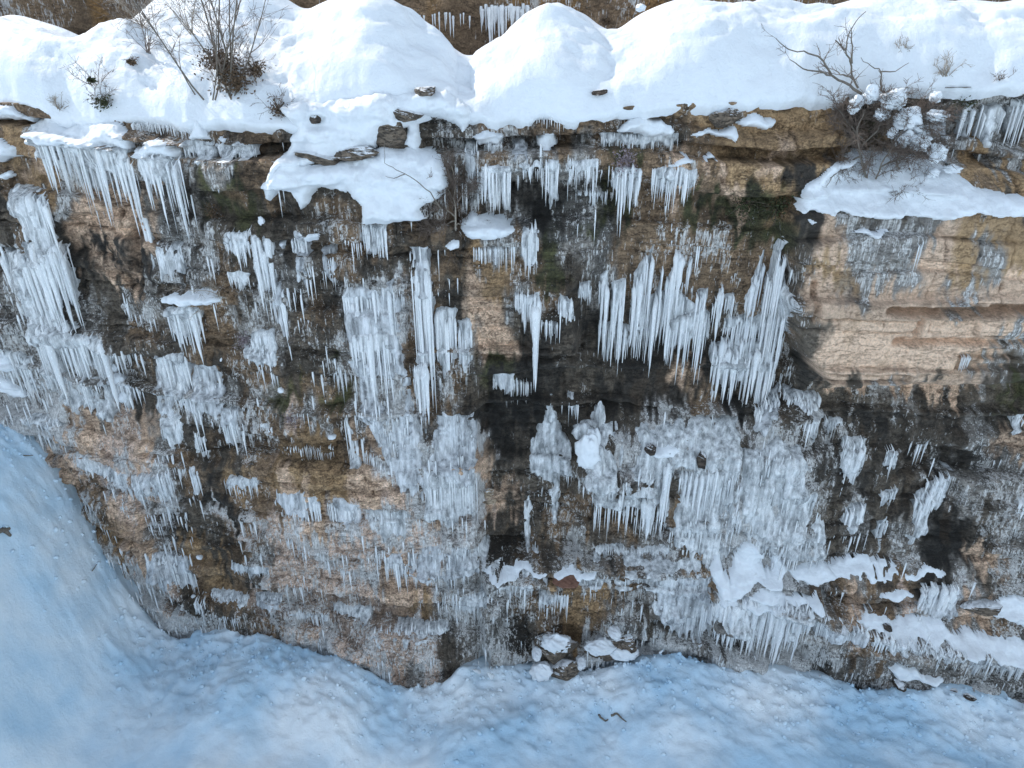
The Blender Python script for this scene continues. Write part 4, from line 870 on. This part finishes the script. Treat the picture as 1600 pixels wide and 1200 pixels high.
# ------------------------------------------------------------------ plants, stones and bits lying about
def blob_np(rad, seed, rough=0.25, nu=20, nv=13, fq=1.6):
    th = np.linspace(0, math.pi, nv)[:, None]; ph = np.linspace(0, 2*math.pi, nu, endpoint=False)[None]
    x = np.sin(th)*np.cos(ph); y = np.sin(th)*np.sin(ph); z = np.cos(th)*np.ones_like(ph)
    k = 1+rough*(fbm(x*fq+3*z, y*fq-2*z, 4, seed)+0.6*fbm(z*fq*1.5+x, y*fq+x, 3, seed+9))
    V = np.stack([x*k*rad[0], y*k*rad[1], z*k*rad[2]], -1).reshape(-1, 3)
    i = np.arange(nu*nv).reshape(nv, nu); j = np.roll(i, -1, 1)
    F = np.stack([i[:-1], i[1:], j[1:], j[:-1]], -1).reshape(-1, 4)
    return V, F
def blob(name, loc, rad, mat, label=None, cat=None, seed=1, rough=0.25, parent=None, group=None, n=(22, 14), fq=1.6):
    V, F = blob_np(rad, seed, rough, n[0], n[1], fq)
    o = mesh_np(name, V, F, mat, parent); o.location = loc
    return tag(o, label, cat, group) if label else o
class Tubes:
    def __init__(s): s.V = []; s.F = []; s.o = 0
    def add(s, P, R, sides=5):
        P = np.asarray(P, float); n = len(P); R = np.broadcast_to(np.asarray(R, float), (n,))
        t = np.gradient(P, axis=0); t /= np.linalg.norm(t, axis=1)[:, None]+1e-9
        a = np.cross(t, [0.13, 0.96, 0.21]); a /= np.linalg.norm(a, axis=1)[:, None]+1e-9; b = np.cross(t, a)
        an = np.linspace(0, 2*math.pi, sides, endpoint=False)
        V = P[:, None]+R[:, None, None]*(a[:, None]*np.cos(an)[None, :, None]+b[:, None]*np.sin(an)[None, :, None])
        i = np.arange(n*sides).reshape(n, sides); j = np.roll(i, -1, 1)
        s.V.append(V.reshape(-1, 3)); s.F.append(np.stack([i[:-1], i[1:], j[1:], j[:-1]], -1).reshape(-1, 4)+s.o); s.o += n*sides
    def build(s, name, mat, root, org):
        return mesh_np(name, np.concatenate(s.V)-np.array(org), np.concatenate(s.F), mat, root)
def limb(p, d, L, r, rs, bend=0.25, up=0.15, n=6):
    P = [np.array(p, float)]; d = np.array(d, float); d /= np.linalg.norm(d)
    for k in range(n):
        d = d+rs.normal(0, bend/n**0.5*0.6, 3)+np.array([0, 0, up/n]); d /= np.linalg.norm(d); P.append(P[-1]+d*L/n)
    return np.array(P), np.linspace(r, r*0.35, n+1), d
def twigs(T, P, R, rs, depth, k=4, L=0.8, spread=0.7, up=0.1, rmin=0.006):
    if depth == 0: return
    for _ in range(k):
        i = rs.randint(1, len(P)); d0 = P[i]-P[i-1]; d0 = d0/(np.linalg.norm(d0)+1e-9)
        d = d0+rs.normal(0, spread, 3); q, r, _d = limb(P[i], d, L*rs.uniform(0.5, 1.2), max(rmin, R[i]*0.55), rs, 0.4, up, 5)
        T.add(q, np.maximum(r, rmin*0.7), 4); twigs(T, q, r, rs, depth-1, max(2, k-1), L*0.55, spread, up, rmin)
def ppath(pts, y, rs, jit=0.12):      # limb drawn through the places where the photo shows it
    out = []
    for i, (a, b) in enumerate(pts):
        yy = y+(rs.uniform(-jit, jit)*2 if i else 0)-0.1*i; x, z = at(a, b, yy); out.append((float(x), yy, float(z)))
    P = np.array(out); t = np.linspace(0, len(P)-1, (len(P)-1)*3+1)
    return np.stack([np.interp(t, range(len(P)), P[:, c]) for c in range(3)], -1)
def leaves(loc, rad, n, size, rs):
    V = []; 
    for _ in range(n):
        p = rs.normal(0, 0.5, 3)*rad; a = rs.normal(0, 1, 3); a /= np.linalg.norm(a); b = np.cross(a, rs.normal(0, 1, 3)); b /= np.linalg.norm(b)
        s = size*rs.uniform(0.5, 1.3); V += [p-a*s, p+b*s*0.5, p+a*s, p-b*s*0.5]
    V = np.array(V); F = np.arange(len(V)).reshape(-1, 4)
    return V, F
def leafclump(name, loc, rad, n, size, mat, rs, parent=None):
    V, F = leaves(loc, np.array(rad), n, size, rs); o = mesh_np(name, V, F, mat, parent, smooth=False); o.location = loc; return o

# big bare bush on the left of the plateau
rs = np.random.RandomState(3); b0 = plat(345, 150)
root = empty('bare_bush', b0, 'large bare bush with many upright grey stems rising from the snow at upper left', 'bush')
TW = Tubes()
for k in range(12):
    a = rs.uniform(-1.1, 0.75); st_ = (b0[0]+rs.uniform(-0.9, 0.7), b0[1]+rs.uniform(-0.2, 0.6), b0[2]-0.15)
    P, R, _ = limb(st_, (math.sin(a)*0.75, rs.uniform(-0.35, 0.35), 1.0), rs.uniform(2.8, 5.2), rs.uniform(0.022, 0.042), rs, 0.28, 0.05, 9)
    T = Tubes(); T.add(P, R, 6); T.build('stem', M_bark, root, b0)
    twigs(TW, P, R, rs, 3, 5, 1.3, 0.5, 0.15, 0.006)
TW.build('twigs', M_twig, root, b0)
for (px, py, sx_, sz_) in ((365, 118, .75, .45), (372, 138, .6, .35), (345, 100, .5, .3)):
    w = plat(px, py); leafclump('dead_leaves', tuple(np.array((w[0], w[1]-0.25, w[2]+0.1))-np.array(b0)), (sx_, 0.3, sz_), 520, 0.06, M_leaf, rs, root)
def small_bush(label, px, py, h, n, seed, name='dead_plant', mat=M_twig, lf=None, onwall=False, ang=1.0, cat='plant', droop=0.0, r=0.015, leafmat=None):
    rs = np.random.RandomState(seed); b = plat(px, py) if not onwall else hit(px, py)
    root = empty(name, b, label, cat); T = Tubes()
    for k in range(n):
        P, R, _ = limb((b[0]+rs.uniform(-.12, .12), b[1]+0.05, b[2]), (rs.normal(0, 0.6*ang), -abs(rs.normal(0, 0.5)), 1.0-droop*2), h*rs.uniform(0.5, 1.2), r, rs, 0.5, -droop, 6)
        T.add(P, R, 4); twigs(T, P, R, rs, 2, 4, h*0.5, 0.7, -droop*0.3, 0.006)
    T.build('twigs', mat, root, b)
    if lf: leafclump('leaves', (0, -0.15, h*0.25), (lf, lf*0.6, lf*0.7), 260, 0.05, leafmat or M_leaf, rs, root)
    return root
small_bush('tuft of thin dead stems left of the large bush', 232, 85, 1.3, 8, 21)
small_bush('low arching dead plant between the snow humps, upper left', 150, 138, 0.9, 6, 22, lf=0.12, leafmat=M_moss)
small_bush('dark little shrub poking from snow on the left rim', 165, 170, 0.7, 7, 23, lf=0.3, leafmat=M_moss)
small_bush('dark needle tuft in the snow left of the large bush', 209, 103, 0.3, 5, 24, lf=0.12)
small_bush('brushwood hanging at the right foot of the large bush', 405, 120, 0.9, 9, 25, lf=0.3)
small_bush('frosty weeds standing on the rim at far left', 95, 178, 0.5, 7, 26, mat=M_pale)
small_bush('frosty twigs far back on the slope, top left', 300, 55, 1.3, 9, 27, mat=M_pale)
small_bush('faint shrub on the slope just left of the large bush top', 225, 50, 1.4, 9, 28, mat=M_pale)
small_bush('dark twiggy tangle at the right end of the left rim', 440, 180, 0.7, 9, 29, lf=0.3)
small_bush('snow-dusted brush at the back of the right snowfield', 1412, 82, 0.4, 6, 30, mat=M_pale)
small_bush('frosted weeds on the rim right of the bare sapling', 1475, 128, 0.6, 8, 31, mat=M_pale)
small_bush('thin brown weeds on the snow rim at far right', 1560, 132, 0.35, 9, 32)
small_bush('brown brush in the gap between the middle and right mounds', 948, 38, 0.4, 6, 33, lf=0.25)
# bare sapling at the right rim
def drawn(label, name, y, limbs, r, seed, mat=M_bark, cat='tree', tw=(5, 0.5, 2), twmat=None, part='branch', up=0.05):
    rs = np.random.RandomState(seed); T = Tubes(); P0_ = ppath(limbs[0][:1]+limbs[0][1:2], y, rs, 0)[0]
    root = empty(name, tuple(P0_), label, cat)
    for i, l in enumerate(limbs):
        P = ppath(l, y, rs); P = P+rs.normal(0, 0.015, P.shape); R = np.linspace(r if i == 0 else r*0.75, r*0.25, len(P))
        B = Tubes(); B.add(P, R, 6); B.build('trunk' if i == 0 and part == 'branch' else part, mat, root, P0_)
        if tw: twigs(T, P, R, rs, tw[2], tw[0], tw[1], 0.7, up, 0.006)
    if tw: T.build('twigs', twmat or M_twig, root, P0_)
    return root
yr = hit(1285, 180)[1]-0.35
drawn('bare leafless sapling leaning left over the rim at right', 'bare_sapling', yr-0.2,
      [[(1345, 146), (1328, 134), (1300, 119), (1280, 112), (1255, 107), (1235, 92)], [(1300, 119), (1290, 100), (1278, 88), (1255, 81), (1232, 77), (1213, 60)],
       [(1340, 138), (1332, 118), (1328, 95), (1322, 80), (1324, 58), (1336, 34), (1352, 18)], [(1322, 80), (1312, 68), (1304, 62)],
       [(1334, 120), (1318, 118), (1306, 110)], [(1331, 100), (1331, 70), (1330, 45)]], 0.045, 41)
drawn('thin forked twig standing right of the leaning sapling', 'bare_twig', yr-0.2,
      [[(1377, 142), (1377, 125), (1377, 112), (1362, 103), (1343, 91)], [(1377, 113), (1400, 110), (1420, 98)]], 0.03, 43, tw=None)
ysh = hit(1365, 285)[1]
drawn('brown tangled bush loaded with snow clumps on the shelf above the tan block', 'snowy_bush', ysh-0.1,
      [[(1358, 288), (1350, 262), (1342, 232), (1340, 200), (1352, 172)], [(1366, 286), (1378, 255), (1396, 228), (1412, 200), (1425, 180)],
       [(1376, 262), (1402, 250), (1430, 236), (1452, 232)], [(1396, 228), (1388, 200), (1384, 175), (1396, 158)], [(1342, 245), (1322, 258), (1305, 272), (1290, 292)],
       [(1412, 210), (1440, 195), (1468, 185)], [(1350, 225), (1370, 205), (1382, 190)], [(1420, 262), (1432, 290), (1430, 330)], [(1345, 215), (1325, 190), (1310, 172)],
       [(1400, 250), (1410, 275), (1418, 300)]],
      0.042, 45, tw=(10, 0.75, 3), cat='bush')
for i, (px, py, r, el, lab) in enumerate([(1338, 162, 12, 1.1, 'snow clump on the leftmost branch of the snowy bush'), (1362, 146, 12, 1.2, 'snow clump at the top left of the snowy bush'),
        (1396, 156, 22, .7, 'big elongated snow clump at the top of the snowy bush'), (1378, 178, 13, .9, 'snow clump hanging below the big top clump of the bush'),
        (1418, 186, 22, .8, 'round snow clump in the heart of the snowy bush'), (1462, 181, 20, .5, 'flat snow clump on the right arm of the snowy bush'),
        (1412, 218, 16, .9, 'snow clump in the middle of the bush under the round one'), (1436, 222, 18, .9, 'snow clump on the lower right arm of the bush'),
        (1464, 240, 15, 1.2, 'tall snow clump at the right side of the bush'), (1395, 207, 9, 1, 'small snow clump in the bush between two limbs'),
        (1458, 270, 11, .8, 'small snow lump below the tall clump, right of the bush'), (1488, 264, 15, .5, 'flat snow lump farthest right of the bush'),
        (1462, 152, 10, .9, 'snow clump on the rock notch above the bush'), (1436, 200, 9, .8, 'tiny snow clump right of the round one')]):
    yy = ysh-0.25-0.08*(i % 3); x, z = at(px, py, yy); s = 0.72*r/FPX*25.5
    blob('snow_clump', (float(x), yy, float(z)), (s, s*0.8, s*el), M_snow, lab, 'snow', 60+i, 0.55, n=(44, 28), fq=2.6)
# middle bush, sprigs, leaf clusters on the wall
ym = hit(712, 345)[1]-0.15
drawn('scrubby leafless bush on the wall beside the boxy ice curtain', 'scrub_bush', ym,
      [[(712, 375), (712, 345), (710, 315), (712, 285), (706, 260)], [(712, 340), (690, 322), (668, 312), (650, 318)], [(710, 320), (728, 300), (735, 280)],
       [(712, 345), (698, 350), (680, 352)], [(712, 315), (695, 290), (700, 262)], [(712, 350), (725, 352), (736, 366)]], 0.04, 51, tw=(9, 0.6, 3), cat='bush', mat=M_pale)
drawn('long thin twig arching over the snow slab left of the scrub bush', 'bare_twig', hit(650, 300)[1]-0.5,
      [[(690, 330), (672, 300), (650, 282), (620, 265), (600, 255), (600, 222)], [(632, 272), (615, 278), (602, 276)]], 0.022, 52, tw=None, cat='twig', part='stem')
drawn('frosted fallen twigs lying across the snowy ledge at left', 'dead_branch', hit(320, 465)[1]-0.3,
      [[(352, 466), (330, 455), (300, 455), (275, 450)], [(350, 465), (325, 470), (300, 492)], [(345, 470), (340, 452), (330, 450)]], 0.02, 53, tw=(7, 0.4, 2), cat='twig', part='stem', mat=M_pale, twmat=M_pale)
M_purple = plain('purple_leaves', (0.14, 0.10, 0.11), (0.40, 0.33, 0.35), 9)
def wallleaf(label, px, py, r, seed, mat, n=260, size=0.045, name='hanging_plant'):
    rs = np.random.RandomState(seed); h_ = hit(px, py); root = empty(name, (h_[0], h_[1]-0.1, h_[2]), label, 'plant')
    leafclump('leaves', (0, -0.1, 0), (r, r*0.5, r), n, size, mat, rs, root)
    T = Tubes()
    for k in range(14):
        P, R, _ = limb((0, 0.1, 0), rs.normal(0, 1, 3)*(1, .6, 1)+np.array((0, -.5, -.3)), r*1.6, 0.012, rs, .5, -.3, 4); T.add(P, R, 4)
    T.build('twigs', M_twig, root, (0, 0, 0))
wallleaf('purplish leaf cluster hanging above the double pointed icicles', 976, 250, 0.36, 1, M_purple, 420)
wallleaf('purple twiggy plant at the foot of the tall pale column, left', 384, 528, 0.28, 2, M_purple, 160)
wallleaf('reddish dry plant on the pale stone, left of centre', 455, 650, 0.30, 3, M_purple, 140)
wallleaf('dark mossy clump under the left end of the tan block ledge', 1165, 318, 0.55, 4, M_moss, 600, 0.05, 'moss_clump')
wallleaf('second mossy clump, nearer the tan block corner', 1215, 322, 0.45, 5, M_moss, 500, 0.05, 'moss_clump')
wallleaf('moss hanging over the rim edge at upper right', 1505, 148, 0.45, 6, M_moss, 500, 0.05, 'moss_clump')
wallleaf('moss clump at the left end of the upper right rim', 1330, 160, 0.35, 7, M_moss, 300, 0.05, 'moss_clump')
wallleaf('dry grass tuft in the dark pocket left of the ice column', 335, 330, 0.3, 9, M_leaf, 200)
wallleaf('brown weeds below the scrub bush', 705, 395, 0.35, 10, M_leaf, 160)
# snowy sprig on the left wall
for i, (px, py, r, el, lab) in enumerate([(181, 574, 7, 1.2, 'topmost snow ball of the snowy sprig on the left wall'), (190, 590, 12, 1.2, 'largest snow ball of the snowy sprig on the left wall'),
        (203, 600, 8, .7, 'right snow ball of the snowy sprig on the left wall'), (196, 618, 11, 1, 'lowest snow ball of the snowy sprig on the left wall'),
        (440, 608, 6, 1, 'tiny bright snow ball above the reddish dry plant'), (520, 680, 8, .7, 'small snow cap on a dark stone above the orange band'),
        (313, 868, 7, .8, 'small white snow ball on a stub in the lower left wall'), (303, 930, 5, .9, 'small snow ball above the lower left corner gap'),
        (410, 345, 6, 1.4, 'narrow snow drop left of the brown shoulder'), (1000, 12, 8, .6, 'snow lump on the back rocks above the right mound')]):
    h_ = hit(px, py); s = 0.75*r/FPX*28
    blob('snow_clump', (h_[0], h_[1]-s*0.8, h_[2]), (s, s*0.9, s*el), M_snow, lab, 'snow', 90+i, 0.4, fq=2.2)
# snow-crusted roots in the recess
for i, (px, py, a, el, lab) in enumerate([(915, 668, 18, .9, 'grey frost-crusted knob left of the lumpy ice mass'), (918, 700, 17, 1.6, 'snow-crusted slab leaning in the recess, left one'),
        (926, 690, 10, 2.6, 'bright upright snow spindle beside the crusted slab'), (934, 648, 10, 2.4, 'frosted dark root standing above the snow spindle')]):
    h_ = hit(px, py); s = a/FPX*29; blob('ice_lump', (h_[0], h_[1]-0.25, h_[2]), (s, s*0.6, s*el), M_snow if i in (1, 2) else M_sheet, lab, 'ice', 120+i, 0.55, fq=2.5)
# stones
def stone(label, px, py, wpx, hpx, seed, mat=M_stone, where='wall', dep=0.5, rough=0.35, name='boulder', out=0.1):
    h_ = hit(px, py) if where == 'wall' else (ground(px, py) if where == 'ground' else plat(px, py))
    k = (math.hypot(h_[1]+24, h_[2]))/FPX
    V, F = blob_np((1, 1, 1), seed, rough*0.5, 46, 30, 1.3); rr = np.random.RandomState(seed)
    V[:, 2] = np.sign(V[:, 2])*np.abs(V[:, 2])**0.7
    for _ in range(16):                # flat broken faces
        a = rr.normal(0, 1, 3)*(1, 1, 1.3); a /= np.linalg.norm(a); lim = rr.uniform(0.5, 0.85); s_ = V@a
        V = V-np.outer(np.clip(s_-lim, 0, None)*0.93, a)
    V = V*(1+0.07*fbm(V[:, 0]*5+V[:, 1]*3, V[:, 2]*9, 3, seed+3))[:, None]
    V = V*np.array((wpx*k*0.62, dep, hpx*k*0.68))
    o = mesh_np(name, V, F, mat); o.location = (h_[0], h_[1]-out, h_[2]); o.rotation_euler = (0, rr.uniform(-.2, .2), 0)
    try:
        o.data.polygons.foreach_set('use_smooth', np.zeros(len(o.data.polygons), bool))
    except Exception: pass
    return tag(o, label, 'rock')
stone('brown rounded boulder between the snow tongue and the snow slab', 613, 208, 54, 42, 201, out=0.15)
stone('long dark rock peeking through the snow tongue', 632, 176, 50, 18, 202, out=0.3)
stone('grey frosted rock between tongue and slab, left part', 505, 245, 66, 16, 203, out=0.25)
stone('grey rock between tongue and slab, right part', 560, 236, 60, 18, 204, out=0.3)
stone('small dark rock poking out of the snow above the tongue', 497, 182, 20, 15, 205, M_dark, out=0.3, rough=0.9)
stone('flat rock showing in the snow near the valley between mounds', 664, 146, 34, 12, 206, where='plat')
stone('small slate showing in the snow on the right mound, lower edge', 935, 150, 22, 7, 207, M_dark, where='plat', dep=0.2)
stone('brown crumbly rock under the rim by the ochre ledge', 1130, 185, 40, 26, 208, out=0.05)
stone('dark lump standing for the left dark hole in the lumpy ice mass', 1015, 694, 16, 17, 209, M_dark, out=0.35, dep=0.25)  # dark solid lumps added in place of the shaded holes
stone('larger dark lump standing for the right dark hole in the lumpy ice mass', 1093, 712, 20, 28, 210, M_dark, out=0.35, dep=0.3)
stone('pale tan rock patch at the edge of the dark recess', 765, 778, 22, 24, 211, stone_mat('pale_stone', (0.30, 0.22, 0.15), (0.60, 0.47, 0.34)), out=-0.05, dep=0.3, rough=0.9)
stone('mossy layered boulder at the wall foot, bottom centre', 885, 1030, 46, 30, 212, M_stone, out=0.5)
stone('rounded boulder under the snow heap, bottom centre', 868, 1000, 56, 60, 213, M_stone, out=0.45, dep=0.7)
stone('low boulder under thin snow right of the mossy one', 950, 1000, 80, 44, 214, M_stone, out=0.4, dep=0.7)
stone('small dark boulder on the slanting snow band', 1380, 970, 14, 16, 215, M_dark, out=0.35, dep=0.25)
stone('red-brown rock on the long low ledge', 885, 897, 36, 14, 216, plain('red_stone', (0.10, 0.045, 0.03), (0.24, 0.12, 0.08), 6), out=0.3)
stone('dark stone at the wall foot, right', 1400, 1060, 20, 10, 217, M_dark, out=0.35, dep=0.3)
stone('dark flat stone at the wall foot farther right', 1425, 1070, 14, 8, 218, M_dark, 'ground', dep=0.2)
stone('flat stone lying in the snow near the right margin', 1515, 1090, 18, 8, 219, M_dark, 'ground', dep=0.2, out=0)
stone('smallest dark stone in the snow, right', 1490, 1080, 9, 5, 220, M_dark, 'ground', dep=0.12, out=0)
stone('brown ledge stone at the right margin above the snow band', 1530, 945, 50, 14, 221, M_stone, out=0.1)
for i, (px, py, w, h, lab) in enumerate([(868, 985, 52, 36, 'broken snow cover on the rounded boulder, bottom centre'), (845, 1028, 36, 30, 'snow heap left of the mossy layered boulder'),
        (905, 1015, 16, 14, 'little snow pad right of the mossy layered boulder'), (935, 990, 50, 26, 'crusted snow on the low boulder, left half'), (970, 998, 50, 30, 'crusted snow on the low boulder, right half'),
        (957, 968, 22, 14, 'small snow cap on the rock above the low boulder'), (838, 1000, 16, 16, 'snow lump at the left side of the rounded boulder')]):
    h_ = hit(px, py); k = math.hypot(h_[1]+24, h_[2])/FPX
    blob('snow_heap', (h_[0], h_[1]-0.75, h_[2]), (w*k*.4, 0.35, h*k*.4), M_snow, lab, 'snow', 140+i, 0.38, n=(40, 26), fq=3.0)
# fallen ice and sticks in the valley snow
for i, (px, py, dx, lab) in enumerate([(752, 1022, 10, 'fallen white ice slab leaning at the wall foot, left one'), (766, 1028, 6, 'fallen white ice slab leaning at the wall foot, right one'), (1012, 1000, 3, 'small broken icicle standing at the wall foot'), (1018, 990, 4, 'second broken icicle beside the small standing one')]):
    h_ = hit(px, py); V, F = icicle_mesh(0.95 if i < 2 else 0.6, 0.13 if i < 2 else 0.07, rs=rs); V[:, 2] *= -1
    o = mesh_np('fallen_icicle', V, F, M_ice); o.location = (h_[0]+0.1*i, h_[1]-0.6, h_[2]-0.5); o.rotation_euler = (0.5, -0.45+0.2*i, 0); tag(o, lab, 'ice')
def stick(label, pts, r, seed, mat=M_bark):
    rs = np.random.RandomState(seed); W = []
    for (a, b) in pts: g_ = ground(a, b); W.append((g_[0], g_[1], g_[2]+0.05+0.08*rs.rand()))
    P = np.array(W); t = np.linspace(0, len(P)-1, (len(P)-1)*3+1); P = np.stack([np.interp(t, range(len(P)), P[:, c]) for c in range(3)], -1)+rs.normal(0, .01, (len(t), 3))
    T = Tubes(); T.add(P, np.linspace(r, r*0.5, len(P)), 6); o = T.build('stick', mat, None, W[0]); o.location = W[0]; tag(o, label, 'stick')
stick('short dark stick in the valley snow, left of the bent one', [(936, 1119), (938, 1124), (946, 1129), (950, 1126)], 0.05, 1)
stick('bent dark stick in the valley snow, bottom centre', [(955, 1122), (964, 1118), (970, 1124), (977, 1130)], 0.05, 2)
stick('chunky dark branch piece on the snow at the left margin', [(-8, 840), (6, 837), (18, 835)], 0.13, 3)
stick('stub of the chunky dark branch piece at the left margin', [(8, 838), (14, 840), (20, 845)], 0.10, 4)
stick('thin twig on the left snow drift', [(38, 719), (55, 720)], 0.03, 5)
stick('tiny twig lying near the left drift edge', [(146, 898), (154, 886)], 0.025, 6)

# crumbs of snow and ice fallen from the wall
rs = np.random.RandomState(8); VV = []; FF = []; off = 0
U, Fb = blob_np((1, 1, 1), 5, 0.3, 6, 5)
for k in range(2600):
    j = rs.randint(0, len(vx)); x_ = vx[j]
    if abs(x_) > 26: continue
    dd = abs(rs.normal(0, 1.9))+0.15; i = int(np.argmin(np.abs(-q-dd)))
    zz = VZ[i, j]; s = 0.03+0.10*rs.rand()**3
    A = rs.normal(0, 1, (3, 3)); Q_, _ = np.linalg.qr(A)
    VV.append((U*np.array((1, 0.8, 0.6))*s)@Q_+np.array((x_+rs.uniform(-.05, .05), cy[j]+q[i], zz+s*0.3))); FF.append(Fb+off); off += len(U)
o = mesh_np('snow_crumbs', np.concatenate(VV), np.concatenate(FF), M_gsnow, smooth=False)
tag(o, 'crumbs of snow and ice scattered along the foot of the wall', 'snow crumbs', kind='stuff')
